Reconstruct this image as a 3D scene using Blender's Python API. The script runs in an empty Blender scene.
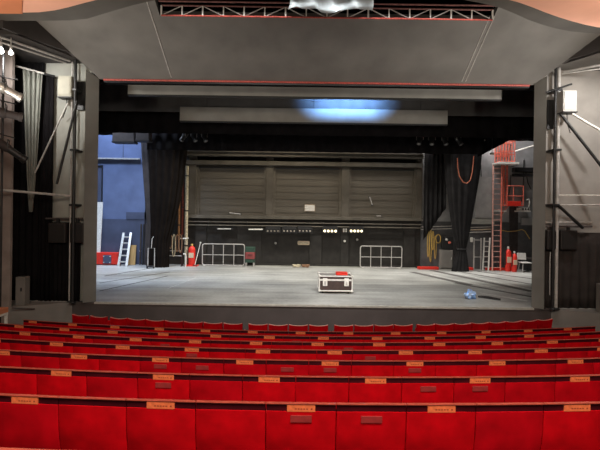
import bpy, bmesh, math, random
from mathutils import Vector, Matrix
random.seed(7)
C = bpy.context.scene
COL = C.collection
R = math.radians

# ------------------------------------------------------------------ measured camera
F = 440.0          # focal length in pixels of the 600x450 frame
CZ = 2.63          # eye height above the stage floor (stage floor is z = 0)
TH = R(0.8)        # the photographer's phone was rolled a little
HOR = 215.0
def P(u, v, D):
    """real point seen at photo position (u,v) at the distance D"""
    a = (u-300)*math.cos(TH) + (v-225)*math.sin(TH)
    b = -(u-300)*math.sin(TH) + (v-225)*math.cos(TH) + 225
    return Vector((a*D/F, D, CZ-(b-HOR)*D/F))

# ------------------------------------------------------------------ materials
def mat(name, col, rough=0.7, noise=0.0, scale=6.0, metal=0.0, sheen=0.0, bump=0.0, col2=None, stretch=None, emit=None, spec=0.4, detail=4):
    m = bpy.data.materials.new(name); m.use_nodes = True
    nt = m.node_tree; b = nt.nodes['Principled BSDF']
    b.inputs['Base Color'].default_value = (*col, 1)
    b.inputs['Roughness'].default_value = rough
    b.inputs['Metallic'].default_value = metal
    b.inputs['Specular IOR Level'].default_value = spec
    if sheen:
        b.inputs['Sheen Weight'].default_value = sheen
        b.inputs['Sheen Roughness'].default_value = 0.4
        b.inputs['Sheen Tint'].default_value = (*[min(1, c*2+.15) for c in col], 1)
    if emit:
        b.inputs['Emission Color'].default_value = (*emit[0], 1)
        b.inputs['Emission Strength'].default_value = emit[1]
    if noise or bump:
        tc = nt.nodes.new('ShaderNodeTexCoord'); n = nt.nodes.new('ShaderNodeTexNoise')
        n.inputs['Scale'].default_value = scale; n.inputs['Detail'].default_value = detail
        if stretch:
            mp = nt.nodes.new('ShaderNodeMapping'); mp.inputs['Scale'].default_value = stretch
            nt.links.new(tc.outputs['Object'], mp.inputs['Vector']); nt.links.new(mp.outputs['Vector'], n.inputs['Vector'])
        else:
            nt.links.new(tc.outputs['Object'], n.inputs['Vector'])
        if noise:
            r = nt.nodes.new('ShaderNodeValToRGB')
            c2 = col2 or [c*(1-noise) for c in col]
            r.color_ramp.elements[0].position = 0.32; r.color_ramp.elements[1].position = 0.68
            r.color_ramp.elements[0].color = (*c2, 1)
            r.color_ramp.elements[1].color = (*[min(1, c*(1+noise*0.5)) for c in col], 1)
            nt.links.new(n.outputs['Fac'], r.inputs['Fac']); nt.links.new(r.outputs['Color'], b.inputs['Base Color'])
        if bump:
            bp = nt.nodes.new('ShaderNodeBump'); bp.inputs['Strength'].default_value = bump; bp.inputs['Distance'].default_value = 0.02
            nt.links.new(n.outputs['Fac'], bp.inputs['Height']); nt.links.new(bp.outputs['Normal'], b.inputs['Normal'])
    return m

M = {}
M['velvet'] = mat('red velvet', (0.56, 0.001, 0.006), 0.75, 0.28, 5, bump=0.2, spec=0.08)
M['velvet_nap'] = mat('red velvet brushed', (0.50, 0.001, 0.007), 0.75, 0.32, 4, bump=0.2, spec=0.08)
M['rail'] = mat('dark maroon rail', (0.050, 0.001, 0.005), 0.6, 0.3, 9, spec=0.2)
M['cap'] = mat('polished red brown wood', (0.42, 0.075, 0.05), 0.34, 0.35, 14, stretch=(1, 6, 6), spec=0.35)
M['rim'] = mat('rim paled as lit', (0.52, 0.26, 0.22), 0.35, 0.3, 12, spec=0.6)  # pale tone carries the light caught along the scalloped top edge
M['plate'] = mat('orange cream plate', (0.80, 0.18, 0.065), 0.5, 0.2, 30)
M['plate_ink'] = mat('plate ink', (0.30, 0.05, 0.02), 0.6)
M['ghost'] = mat('grey number disc', (0.30, 0.03, 0.03), 0.5, 0.2, 20)
M['frame_dark'] = mat('black seat iron', (0.02, 0.018, 0.018), 0.5)
M['carpet'] = mat('dark red carpet', (0.05, 0.012, 0.012), 0.95, 0.4, 30)
M['black'] = mat('black cloth', (0.009, 0.008, 0.009), 0.95, 0.3, 3, spec=0.1)
M['blacklit'] = mat('black wool serge', (0.022, 0.021, 0.022), 0.95, 0.3, 3, spec=0.1, sheen=0.05)
M['blackmetal'] = mat('black metal', (0.02, 0.02, 0.021), 0.45, 0.2, 20)
M['brown'] = mat('dark brown board', (0.045, 0.036, 0.034), 0.8, 0.3, 4)
M['reflector'] = mat('grey painted reflector', (0.17, 0.162, 0.152), 0.65, 0.18, 1.2, spec=0.3)
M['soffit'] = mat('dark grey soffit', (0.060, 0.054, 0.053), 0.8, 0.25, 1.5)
M['band'] = mat('grey ceiling band', (0.10, 0.094, 0.088), 0.8, 0.2, 1.2)
M['peach'] = mat('peach ceiling paint', (0.85, 0.46, 0.35), 0.7, 0.10, 1.0)
M['orange'] = mat('dimmed ceiling and table orange', (0.60, 0.22, 0.11), 0.7, 0.10, 1.0)  # dimmer light of the ceiling corner put into the colour; also the table top
M['redtrim'] = mat('red painted edge', (0.55, 0.10, 0.08), 0.5, 0.35, 25)
M['column'] = mat('grey column paint', (0.17, 0.165, 0.150), 0.7, 0.12, 2)
M['wallgrey'] = mat('pale grey wall', (0.33, 0.33, 0.295), 0.75, 0.14, 2.5)
M['wallright'] = mat('warm grey wall', (0.34, 0.315, 0.29), 0.75, 0.14, 2.0)
M['lowwall'] = mat('grey low wall', (0.21, 0.198, 0.186), 0.8, 0.15, 2)
M['fascia'] = mat('dark fascia', (0.075, 0.062, 0.060), 0.75, 0.2, 1.5)
M['lip'] = mat('pale stage lip', (0.42, 0.40, 0.36), 0.6, 0.2, 6)
M['strip'] = mat('grey border panel', (0.30, 0.295, 0.275), 0.75, 0.15, 1.6)
M['backwall'] = mat('brown grey back wall', (0.11, 0.097, 0.078), 0.7, 0.25, 2.0, bump=0.1)
M['backpanel'] = mat('back wall shutter', (0.125, 0.110, 0.088), 0.6, 0.12, 2.5, stretch=(0.4, 1, 5))
M['backlow'] = mat('black lower wall', (0.030, 0.027, 0.024), 0.75, 0.35, 3)
M['bluewall'] = mat('blue painted flat', (0.12, 0.16, 0.29), 0.75, 0.2, 1.2)
M['bluedark'] = mat('dark blue flat', (0.065, 0.08, 0.135), 0.75, 0.2, 1.4)
M['winggrey'] = mat('grey wing wall', (0.32, 0.32, 0.325), 0.8, 0.3, 1.5)
M['wingpale'] = mat('pale grey flat', (0.36, 0.355, 0.35), 0.8, 0.2, 2)
M['alu'] = mat('aluminium', (0.62, 0.61, 0.58), 0.35, 0.2, 20, metal=0.55)
M['white'] = mat('white paint', (0.75, 0.73, 0.68), 0.5, 0.15, 15)
M['offwhite'] = mat('mottled cream pipe', (0.55, 0.48, 0.34), 0.6, 0.45, 14)
M['palepipe'] = mat('pale grey pipe', (0.48, 0.46, 0.44), 0.4, 0.2, 10)
M['red'] = mat('bright red paint', (0.72, 0.035, 0.022), 0.45, 0.15, 12)
M['pinkred'] = mat('faded red paint', (0.70, 0.16, 0.11), 0.55, 0.3, 12)
M['rust'] = mat('rust red pipe', (0.18, 0.035, 0.02), 0.5, 0.3, 10)
M['copper'] = mat('copper pipe', (0.36, 0.17, 0.07), 0.4, 0.3, 10, metal=0.3)
M['orangecable'] = mat('orange cable', (0.27, 0.085, 0.045), 0.5)
M['yellowrope'] = mat('yellow rope', (0.62, 0.42, 0.12), 0.8, 0.3, 40)
M['brownrope'] = mat('brown rope', (0.24, 0.13, 0.075), 0.85, 0.3, 40)
M['ply'] = mat('plywood', (0.52, 0.33, 0.13), 0.7, 0.25, 6, stretch=(1, 1, 0.2))
M['beige'] = mat('beige speaker paint', (0.36, 0.345, 0.28), 0.6, 0.1, 5)
M['casebrown'] = mat('case panel', (0.055, 0.035, 0.032), 0.5, 0.25, 8)
M['green'] = mat('dark green paint', (0.03, 0.07, 0.05), 0.6, 0.2, 8)
M['dullred'] = mat('dull red drawer', (0.28, 0.06, 0.06), 0.6, 0.2, 8)
M['bluebag'] = mat('blue plastic', (0.10, 0.28, 0.68), 0.4, 0.5, 7, col2=(0.55, 0.66, 0.80))
M['sheet'] = mat('pale blue plastic sheet', (0.52, 0.59, 0.63), 0.35, 0.15, 5, bump=0.3)
M['drapegrey'] = mat('pale grey drape', (0.22, 0.225, 0.20), 0.9, 0.1, 3, sheen=0.1)
M['lampwarm'] = mat('lit warm lens', (0.9, 0.8, 0.5), 0.3, emit=((1.0, 0.85, 0.5), 3.0))
M['lampoff'] = mat('unlit lens', (0.50, 0.45, 0.38), 0.3)
M['bulb'] = mat('lit bulb', (1, 1, 1), 0.3, emit=((1.0, 0.97, 0.9), 6.0))
M['cream'] = mat('cream plastic', (0.62, 0.50, 0.36), 0.45)
M['chairwhite'] = mat('pale chair shell', (0.60, 0.58, 0.55), 0.5, 0.1, 8)
M['trussgrey'] = mat('dull red truss tube', (0.22, 0.10, 0.09), 0.5, 0.3, 15)
M['panelwarm'] = mat('brownish grey panel', (0.32, 0.27, 0.25), 0.75, 0.2, 2.5)
M['bayblack'] = mat('dark brown black cloth', (0.048, 0.041, 0.039), 0.95, 0.25, 3, spec=0.1)
M['speakerwhite'] = mat('light grey speaker paint', (0.50, 0.49, 0.47), 0.5, 0.1, 5)
M['greyblack'] = mat('charcoal wool', (0.10, 0.098, 0.098), 0.95, 0.1, 3, spec=0.1)
M['wingbase'] = mat('dark grey lower wing wall', (0.095, 0.095, 0.10), 0.8, 0.3, 2)
M['palepink'] = mat('pale worn pink paint', (0.68, 0.36, 0.30), 0.55, 0.3, 12)
M['soffit_lit'] = mat('soffit grey lightened as lit', (0.20, 0.19, 0.18), 0.8, 0.15, 1.5)  # lighter soffit grey: the light on the right side is in the colour
M['lensdark'] = mat('dark lens', (0.12, 0.12, 0.12), 0.25)
M['legblack'] = mat('brown black serge', (0.010, 0.0075, 0.006), 0.95, 0.3, 3, spec=0.05)
M['casetrim'] = mat('bright case edging', (0.74, 0.72, 0.68), 0.4, 0.15, 12)
M['boxdark'] = mat('dark brown black box', (0.026, 0.021, 0.020), 0.6, 0.25, 5)
M['tape'] = mat('pale tape', (0.55, 0.55, 0.53), 0.6, 0.3, 9)
M['darktape'] = mat('dark cable cover', (0.10, 0.095, 0.09), 0.7, 0.35, 4)

def stage_material():
    m = bpy.data.materials.new('scuffed grey stage floor'); m.use_nodes = True
    nt = m.node_tree; b = nt.nodes['Principled BSDF']; b.inputs['Roughness'].default_value = 0.45
    b.inputs['Specular IOR Level'].default_value = 0.35
    tc = nt.nodes.new('ShaderNodeTexCoord')
    def noise(scale, st, rot=0, det=5):
        mp = nt.nodes.new('ShaderNodeMapping'); mp.inputs['Scale'].default_value = st; mp.inputs['Rotation'].default_value = (0, 0, rot)
        n = nt.nodes.new('ShaderNodeTexNoise'); n.inputs['Scale'].default_value = scale; n.inputs['Detail'].default_value = det
        nt.links.new(tc.outputs['Object'], mp.inputs['Vector']); nt.links.new(mp.outputs['Vector'], n.inputs['Vector']); return n
    a = noise(0.6, (1, 1, 1)); s = noise(1.0, (0.25, 2.4, 1), R(-35)); g = noise(9, (1, 1, 1))
    mx = nt.nodes.new('ShaderNodeMix'); mx.data_type = 'FLOAT'; mx.inputs[0].default_value = 0.5
    nt.links.new(a.outputs['Fac'], mx.inputs[2]); nt.links.new(s.outputs['Fac'], mx.inputs[3])
    mx2 = nt.nodes.new('ShaderNodeMix'); mx2.data_type = 'FLOAT'; mx2.inputs[0].default_value = 0.2
    nt.links.new(mx.outputs[0], mx2.inputs[2]); nt.links.new(g.outputs['Fac'], mx2.inputs[3])
    r = nt.nodes.new('ShaderNodeValToRGB')
    r.color_ramp.elements[0].position = 0.36; r.color_ramp.elements[0].color = (0.18, 0.18, 0.174, 1)
    r.color_ramp.elements[1].position = 0.62; r.color_ramp.elements[1].color = (0.43, 0.435, 0.415, 1)
    nt.links.new(mx2.outputs[0], r.inputs['Fac']); nt.links.new(r.outputs['Color'], b.inputs['Base Color'])
    return m
M['stage'] = stage_material()

# ------------------------------------------------------------------ mesh builder
class MB:
    def __init__(s): s.bm = bmesh.new()
    def faces(s, vs, fs, smooth=False):
        bv = [s.bm.verts.new(v) for v in vs]
        for f in fs:
            try:
                fc = s.bm.faces.new([bv[i] for i in f]); fc.smooth = smooth
            except ValueError: pass
        return s
    def box(s, c, size, bev=0.0, rot=None):
        t = bmesh.new(); bmesh.ops.create_cube(t, size=1)
        for v in t.verts: v.co = Vector((v.co.x*size[0], v.co.y*size[1], v.co.z*size[2]))
        if bev: bmesh.ops.bevel(t, geom=t.edges[:], offset=min(bev, min(size)*0.45), segments=2, affect='EDGES', profile=0.6)
        mtx = Matrix.Translation(Vector(c)) @ (rot.to_4x4() if rot else Matrix.Identity(4))
        t.transform(mtx); s._merge(t); return s
    def bx(s, x0, x1, y0, y1, z0, z1, bev=0.0):
        return s.box(((x0+x1)/2, (y0+y1)/2, (z0+z1)/2), (abs(x1-x0), abs(y1-y0), abs(z1-z0)), bev)
    def _merge(s, t):
        me = bpy.data.meshes.new('tmp'); t.to_mesh(me); t.free(); s.bm.from_mesh(me); bpy.data.meshes.remove(me)
    def beam(s, p0, p1, w, h=None, bev=0.0):
        p0, p1 = Vector(p0), Vector(p1); d = p1-p0; L = d.length
        q = d.to_track_quat('Z', 'Y').to_matrix()
        return s.box((p0+p1)/2, (w, h or w, L), bev, q)
    def tube(s, pts, r, n=10, closed=False, cap=True):
        pts = [Vector(p) for p in pts]; m = len(pts); rings = []
        vs, fs = [], []
        up = None
        for i, p in enumerate(pts):
            if closed: d = pts[(i+1) % m]-pts[i-1]
            else: d = pts[min(i+1, m-1)]-pts[max(i-1, 0)]
            d.normalize()
            if up is None: up = Vector((0, 0, 1)) if abs(d.z) < 0.9 else Vector((1, 0, 0))
            a = d.cross(up)
            if a.length < 1e-4: a = d.cross(Vector((0, 1, 0)))
            a.normalize(); b = a.cross(d).normalized(); up = b
            rr = r[i] if isinstance(r, (list, tuple)) else r
            for k in range(n):
                t = 2*math.pi*k/n; vs.append(p+a*math.cos(t)*rr+b*math.sin(t)*rr)
        for i in range(m if closed else m-1):
            j = (i+1) % m
            for k in range(n): fs.append((i*n+k, j*n+k, j*n+(k+1) % n, i*n+(k+1) % n))
        if cap and not closed:
            fs.append(tuple(range(n))[::-1]); fs.append(tuple((m-1)*n+k for k in range(n)))
        return s.faces(vs, fs, True)
    def lathe(s, prof, c=(0, 0, 0), n=20, axis=None):
        c = Vector(c); q = axis and Vector(axis).to_track_quat('Z', 'Y').to_matrix()
        vs, fs = [], []
        for r, z in prof:
            for k in range(n):
                t = 2*math.pi*k/n; v = Vector((r*math.cos(t), r*math.sin(t), z)); vs.append(c+(q @ v if q else v))
        for i in range(len(prof)-1):
            for k in range(n): fs.append((i*n+k, i*n+(k+1) % n, (i+1)*n+(k+1) % n, (i+1)*n+k))
        fs.append(tuple(range(n))[::-1]); fs.append(tuple((len(prof)-1)*n+k for k in range(n)))
        return s.faces(vs, fs, True)
    def prism(s, poly, d):
        """closed polygon of 3-D points extruded along the vector d"""
        d = Vector(d); n = len(poly); vs = [Vector(p) for p in poly]+[Vector(p)+d for p in poly]
        fs = [tuple(range(n))[::-1], tuple(range(n, 2*n))]+[(i, (i+1) % n, n+(i+1) % n, n+i) for i in range(n)]
        return s.faces(vs, fs)
    def build(s, name, m, parent=None, edge=None):
        me = bpy.data.meshes.new(name)
        if parent is not None:
            off = Vector(parent.location)
            p = parent.parent
            while p is not None: off += Vector(p.location); p = p.parent
            s.bm.transform(Matrix.Translation(-off))
        bmesh.ops.recalc_face_normals(s.bm, faces=s.bm.faces[:])
        s.bm.to_mesh(me); s.bm.free()
        me.materials.append(m)
        me.set_sharp_from_angle(angle=R(40)) if any(p.use_smooth for p in me.polygons) else None
        o = bpy.data.objects.new(name, me); COL.objects.link(o)
        if parent is not None: o.parent = parent
        return o
    def origin(s, name, m, loc):
        """top-level mesh with its origin at loc"""
        s.bm.transform(Matrix.Translation(-Vector(loc))); o = s.build(name, m); o.location = loc; return o

def tag(o, label=None, cat=None, group=None, kind=None):
    if label: o['label'] = label
    if cat: o['category'] = cat
    if group: o['group'] = group
    if kind: o['kind'] = kind
    return o
def thing(name, label, cat, loc, group=None):
    o = bpy.data.objects.new(name, None); COL.objects.link(o); o.location = loc; o.empty_display_size = 0.1
    return tag(o, label, cat, group)
def struct(name, mb, m): return tag(mb.build(name, m), kind='structure')
def dup(root, loc, rz=0.0):
    r = root.copy(); COL.objects.link(r); r.location = loc; r.rotation_euler = (0, 0, rz)
    for ch in list(root.children):
        c = ch.copy(); COL.objects.link(c); c.parent = r
        for g in list(ch.children):
            d = g.copy(); COL.objects.link(d); d.parent = c
    return r
def lerp(a, b, t): return a+(b-a)*t

# ================================================================== AUDITORIUM SHELL
RC = 29.0                                   # radius of the seat rows
ROWS = [(1, 10.60, -0.012), (2, 9.20, 0.205), (3, 8.16, 0.393), (4, 7.15, 0.576), (5, 6.15, 0.757),
        (6, 5.17, 0.934), (7, 4.15, 1.119), (8, 3.14, 1.300), (9, 2.10, 1.488)]
SEAT_H = 0.862
prof = [(13.4, -0.95), (11.55, -0.95)]
for i, (n, D, zt) in enumerate(ROWS):
    zf = zt-SEAT_H
    far = 11.55 if i == 0 else (ROWS[i-1][1]+D)/2+0.12
    near = (ROWS[i+1][1]+D)/2+0.12 if i+1 < len(ROWS) else D-0.4
    prof += [(far, zf), (near, zf)]
prof += [(1.7, 1.0), (-6.0, 1.0)]
fl = MB(); vs, fs = [], []
NX = 28
for (d, z) in prof:
    for k in range(NX+1):
        x = -9.4+18.8*k/NX; vs.append((x, min(13.3, d+x*x/(2*RC)), z))
for i in range(len(prof)-1):
    for k in range(NX): fs.append((i*(NX+1)+k, i*(NX+1)+k+1, (i+1)*(NX+1)+k+1, (i+1)*(NX+1)+k))
fl.faces(vs, fs); struct('floor', fl, M['carpet'])
struct('wall_left', MB().bx(-9.0, -8.75, -6, 13.3, -1, 7.6), M['wallgrey'])
struct('wall_right', MB().bx(9.3, 9.55, -6, 13.3, -1, 7.6), M['wallright'])
struct('wall_rear', MB().bx(-9.4, 9.6, -6.25, -6, -1, 7.6), M['lowwall'])

# ---- curved house ceiling: two bands and the peach disc
def curved_slab(edge, z, th, back, x0, x1, n=40):
    mb = MB(); pts = []
    for k in range(n+1):
        x = x0+(x1-x0)*k/n
        for (a, b) in zip(edge, edge[1:]):
            if a[0] <= x <= b[0]:
                t = (x-a[0])/(b[0]-a[0]); t = t; pts.append((x, lerp(a[1], b[1], t), z)); break
    poly = [(x0, back, z)]+pts+[(x1, back, z)]
    return mb.prism(poly, (0, 0, th))
def smooth_edge(e):
    out = []
    for i in range(len(e)-1):
        p0 = e[max(i-1, 0)]; p1 = e[i]; p2 = e[i+1]; p3 = e[min(i+2, len(e)-1)]
        for k in range(8):
            t = k/8
            m1 = (p2[1]-p0[1])/(p2[0]-p0[0]); m2 = (p3[1]-p1[1])/(p3[0]-p1[0]); h = p2[0]-p1[0]
            y = (2*t**3-3*t*t+1)*p1[1]+(t**3-2*t*t+t)*h*m1+(-2*t**3+3*t*t)*p2[1]+(t**3-t*t)*h*m2
            out.append((p1[0]+h*t, y))
    return out+[e[-1]]
ED = smooth_edge([(-8.8, 9.60), (-6.5, 9.54), (-5.6, 9.49), (-4.9, 9.24), (-4.2, 8.92), (-2.2, 8.25), (0, 8.0), (2.0, 8.1), (4.08, 8.68), (5.35, 9.34), (6.1, 9.68), (6.7, 9.88), (9.35, 10.1)])
ED2 = smooth_edge([(-8.8, 10.7), (-6.0, 10.6), (-5.2, 10.5), (-4.5, 10.13), (-3.3, 9.55), (-1.5, 9.0), (0, 8.9), (2.0, 9.0), (4.15, 9.56), (5.4, 10.3), (6.4, 10.75), (7.25, 10.9), (9.35, 11.0)])
cs = curved_slab(ED, CZ+4.30, 0.16, 7.0, -6.07, 9.3); cs.bx(-4.35, 9.3, -6, 7.0, CZ+4.30, CZ+4.46)
cs.prism([(-6.07, 7.0, CZ+4.30), (-4.35, 7.0, CZ+4.30), (-4.35, -6, CZ+4.30), (-6.07, -6, CZ+4.30)], (0, 0, 0.16))
struct('ceiling', cs, M['peach'])
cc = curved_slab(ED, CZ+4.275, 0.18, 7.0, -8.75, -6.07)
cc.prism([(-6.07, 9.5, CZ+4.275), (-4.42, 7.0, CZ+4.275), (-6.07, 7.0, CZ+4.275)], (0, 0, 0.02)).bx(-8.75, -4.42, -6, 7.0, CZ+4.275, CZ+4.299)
struct('ceiling_corner', cc, M['orange'])  # darker orange stands in for light falling off at this corner
struct('ceiling_band', curved_slab(ED2, CZ+4.60, 0.10, -6.0, -8.75, 9.3), M['band'])

# ---- sloping grey reflector with its lighting slot
def rz(D): return CZ+3.93+0.57*(13-D)
def xl(D): return -5.97-(13-D)*0.52
def xr(D): return 6.84+(13-D)*0.60
def refl(poly, th=0.14):
    return MB().prism([(x, D, rz(D)) for x, D in poly], (0, 0.07, th))
S0, SX0, SX1, STOP = 11.12, -3.62, 4.80, 10.0
rf = refl([(xl(13), 13), (xr(13), 13), (xr(S0), S0), (xl(S0), S0)])
rf.prism([(x, D, rz(D)) for x, D in [(xl(S0), S0), (SX0, S0), (SX0, STOP), (xl(STOP), STOP)]], (0, 0.07, 0.14))
rf.prism([(x, D, rz(D)) for x, D in [(SX1, S0), (xr(S0), S0), (xr(STOP), STOP), (SX1, STOP)]], (0, 0.07, 0.14))
struct('ceiling_reflector', rf, M['reflector'])
for i, (x, w) in enumerate([(-3.83, 0.022), (4.69, 0.018), (4.80, 0.018)]):
    struct('trim_%d' % (i+1), MB().beam((x, 12.9, rz(12.9)-0.006), (x, S0-0.1 if i else 10.4, rz(S0-0.1 if i else 10.4)-0.006), w, 0.02), M['palepipe'])
struct('trim_4', MB().tube([(xl(13)+0.12, 12.99, rz(13)-0.015), (xr(13)-0.12, 12.99, rz(13)-0.015)], 0.028, 8), M['redtrim'])
struct('trim_5', MB().beam((xl(13)+0.12, 13.03, rz(13)-0.06), (xr(13)-0.12, 13.03, rz(13)-0.06), 0.05), M['blackmetal'])
# side soffits between the reflector and the side walls, and black void above the slot
ZS = CZ+4.40
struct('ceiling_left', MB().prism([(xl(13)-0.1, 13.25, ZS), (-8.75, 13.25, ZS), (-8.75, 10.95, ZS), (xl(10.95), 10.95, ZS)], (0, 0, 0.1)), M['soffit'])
struct('ceiling_right', MB().prism([(xr(13)+0.1, 13.25, ZS), (9.3, 13.25, ZS), (9.3, 11.2, ZS), (xr(11.2), 11.2, ZS)], (0, 0, 0.1)), M['soffit_lit'])
for nm, fx in (('left', xl), ('right', xr)):
    sg = -1 if nm == 'left' else 1
    pts = [(fx(D), D) for D in (12.3, 10.6)]
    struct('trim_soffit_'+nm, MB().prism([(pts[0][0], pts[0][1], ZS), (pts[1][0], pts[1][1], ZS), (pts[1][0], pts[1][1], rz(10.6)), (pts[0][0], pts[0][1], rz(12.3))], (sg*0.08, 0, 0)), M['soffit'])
struct('ceiling_void', MB().bx(-9, 9.5, 8.0, 13.3, CZ+6.6, CZ+6.7), M['black'])
struct('wall_void', MB().bx(-9, 9.5, 13.2, 13.3, rz(13)+0.1, CZ+6.6), M['black'])

# ---- proscenium
XL, XR = -5.99, 6.87
def column(x_in, x_out, sgn):
    mb = MB()
    pts = [(x_in, 13.0), (x_out, 12.72), (x_out, 13.25), (x_in+sgn*0.16, 13.25)]
    zt = [rz(13.0)+0.02, rz(12.72)+0.02, rz(12.72)+0.02, rz(13.0)+0.02]
    vs = [(x, y, 0) for x, y in pts]+[(x, y, z) for (x, y), z in zip(pts, zt)]
    return mb.faces(vs, [(0, 1, 2, 3), (4, 5, 6, 7), (0, 1, 5, 4), (1, 2, 6, 5), (2, 3, 7, 6), (3, 0, 4, 7)])
struct('wall_proscenium_left', column(XL, XL-0.255, -1), M['column'])
struct('wall_proscenium_right', column(XR, XR+0.215, 1), M['column'])
struct('wall_house_left', MB().bx(-8.75, XL-0.255, 13.05, 13.25, -1, ZS), M['wallgrey'])
struct('wall_house_right', MB().bx(XR+0.215, 9.3, 13.05, 13.25, -1, ZS), M['wallright'])
# side bays at stage level and their low grey walls
for nm, sg, xa, xb in (('left', -1, -6.58, -8.75), ('right', 1, 7.32, 9.3)):
    poly = [(xa, 12.9, -0.95), (xb, 11.55 if sg < 0 else 11.9, -0.95), (xb, 13.05, -0.95), (xa, 13.05, -0.95)]
    struct('wall_bay_'+nm, MB().prism(poly, (0, 0, 0.94)), M['lowwall'])

# ---- stage
struct('floor_stage', MB().bx(-12.2, 12.2, 12.92, 23.0, -0.2, 0.0), M['stage'])
struct('wall_stage_front', MB().bx(-6.62, 7.38, 12.86, 12.98, -0.95, -0.05), M['fascia'])
struct('trim_6', MB().bx(XL+0.02, XR, 12.84, 12.96, -0.05, 0.004), M['lip'])
struct('trim_7', MB().bx(-6.62, XL+0.02, 12.84, 12.96, -0.05, 0.0).bx(XR, 7.38, 12.84, 12.96, -0.05, 0.0), M['fascia'])
struct('wall_stage_left', MB().bx(-12.4, -12.2, 13.2, 23.0, -0.2, 9.6), M['black'])
struct('wall_stage_right', MB().bx(12.2, 12.4, 13.2, 23.0, -0.2, 9.6), M['black'])
struct('ceiling_stage', MB().bx(-12.4, 12.4, 13.3, 23.0, 9.6, 9.8), M['black'])
struct('wall_above_left', MB().bx(-12.4, XL-0.22, 13.25, 13.35, 0, 9.6), M['black'])
struct('wall_above_right', MB().bx(XR+0.22, 12.4, 13.25, 13.35, 0, 9.6), M['black'])
struct('wall_above_opening', MB().bx(XL-0.22, XR+0.22, 13.25, 13.35, rz(13)-0.05, 9.6), M['black'])

# ---- back wall of the stage with posts, beams and three shuttered bays
DB = 22.7
struct('wall_back', MB().bx(-12.4, 12.4, DB, DB+0.25, -0.2, 9.6), M['backlow'])
def zz(v, u=300, D=DB): return P(u, v, D).z
def xx(u, v=215, D=DB): return P(u, v, D).x
posts = MB()
for (u0, u1) in ((189, 197), (266, 273), (341, 348.5), (415, 421)):
    posts.bx(xx(u0), xx(u1), DB-0.22, DB, zz(219), zz(153), 0.02)
struct('trim_8', posts, M['backwall'])
beams = MB()
beams.bx(xx(186), xx(421), DB-0.42, DB, zz(158.0), zz(154.2), 0.02)
beams.bx(xx(186), xx(421), DB-0.30, DB, zz(166.5), zz(162.2), 0.02)
beams.bx(xx(189), xx(421), DB-0.34, DB, zz(219.5), zz(216.2), 0.02)
beams.bx(xx(186), xx(421), DB-0.50, DB-0.05, zz(154.2), zz(153.6))
struct('trim_9', beams, M['backwall'])
for i, (u0, u1) in enumerate(((197, 266), (273, 341), (348.5, 415))):
    pn = MB().bx(xx(u0), xx(u1), DB-0.06, DB, zz(216), zz(166))
    z0, z1 = zz(216), zz(169)
    pn.bx(xx(u0), xx(u0)+0.12, DB-0.14, DB, z0, z1).bx(xx(u1)-0.12, xx(u1), DB-0.14, DB, z0, z1)
    for k in range(7): # horizontal slat ribs
        z = z0+(z1-z0)*(k+0.5)/7; pn.bx(xx(u0)+0.12, xx(u1)-0.12, DB-0.075, DB-0.05, z-0.012, z+0.012)
    struct('window_%d' % (i+1), pn, M['backpanel'])
    struct('trim_%d' % (10+i), MB().bx(xx(u0)+0.12, xx(u1)-0.12, DB-0.2, DB-0.04, zz(169.5), zz(168.2)), M['blackmetal'])
low = MB()
for (u0, u1) in ((196, 207), (238, 262), (310, 322), (341, 349), (404, 415)):
    low.bx(xx(u0), xx(u1), DB-0.10, DB, 0, zz(226), 0.01)
low.bx(xx(189), xx(421), DB-0.16, DB, 0, 0.10)
struct('trim_13', low, M['backlow'])
struct('trim_14', MB().bx(xx(189), xx(415), DB-0.35, DB-0.25, 0.0, 0.035), M['wallgrey'])

# blue wing wall at the left and grey wing wall at the right of the back wall
bl = MB().bx(xx(60), xx(147), DB-0.3, DB, zz(219, 120), zz(118, 120))
struct('wall_wing_left', bl, M['bluewall'])
bd = MB().bx(xx(60), xx(147), DB-0.34, DB, 0, zz(219, 120)).bx(xx(60), xx(97.5), DB-0.36, DB, 0, zz(166, 100))
bd.bx(xx(129), xx(147), DB-0.37, DB, zz(219, 120), zz(212, 120))
struct('wall_wing_dado', bd, M['bluedark'])
struct('trim_15', MB().bx(xx(70), xx(142), DB-0.40, DB-0.3, zz(160.2, 120), zz(158.8, 120)), M['palepipe'])
struct('trim_16', MB().bx(xx(96), xx(104.5), DB-0.33, DB-0.28, zz(235, 100), zz(166, 100)).bx(xx(124.5), xx(125.2), DB-0.31, DB-0.28, zz(158, 100), zz(130, 100)), M['bluedark'])
struct('trim_17', MB().bx(xx(104.3), xx(105.2), DB-0.36, DB-0.28, zz(235, 100), zz(166, 100)).bx(xx(96), xx(105.2), DB-0.36, DB-0.28, zz(167, 100), zz(166, 100)), M['blackmetal'])
wr = MB().bx(xx(421), xx(580), DB-0.15, DB, zz(222, 480), zz(120, 500))
struct('wall_wing_right', wr, M['winggrey'])
struct('wall_wing_base', MB().bx(xx(421), xx(580), DB-0.2, DB, 0, zz(222, 480)), M['wingbase'])
struct('trim_18', MB().bx(xx(474), xx(490.5), DB-0.22, DB, zz(218, 480), zz(177, 480)).bx(xx(519), xx(560), DB-0.30, DB, zz(225, 520), zz(218, 520)), M['wingpale'])
struct('trim_19', MB().bx(xx(466), xx(492), DB-0.34, DB, zz(224, 480), zz(219, 480)), M['wallgrey'])
struct('trim_20', MB().bx(xx(510), xx(560), DB-0.5, DB-0.1, zz(172.5, 520), zz(168.5, 520)).bx(xx(510), xx(560), DB-0.45, DB-0.1, zz(177, 520), zz(174.5, 520)), M['blackmetal'])
struct('trim_21', MB().bx(xx(508), xx(516), DB-0.24, DB-0.1, zz(262, 510), zz(205, 510)), M['brown'])

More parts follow.
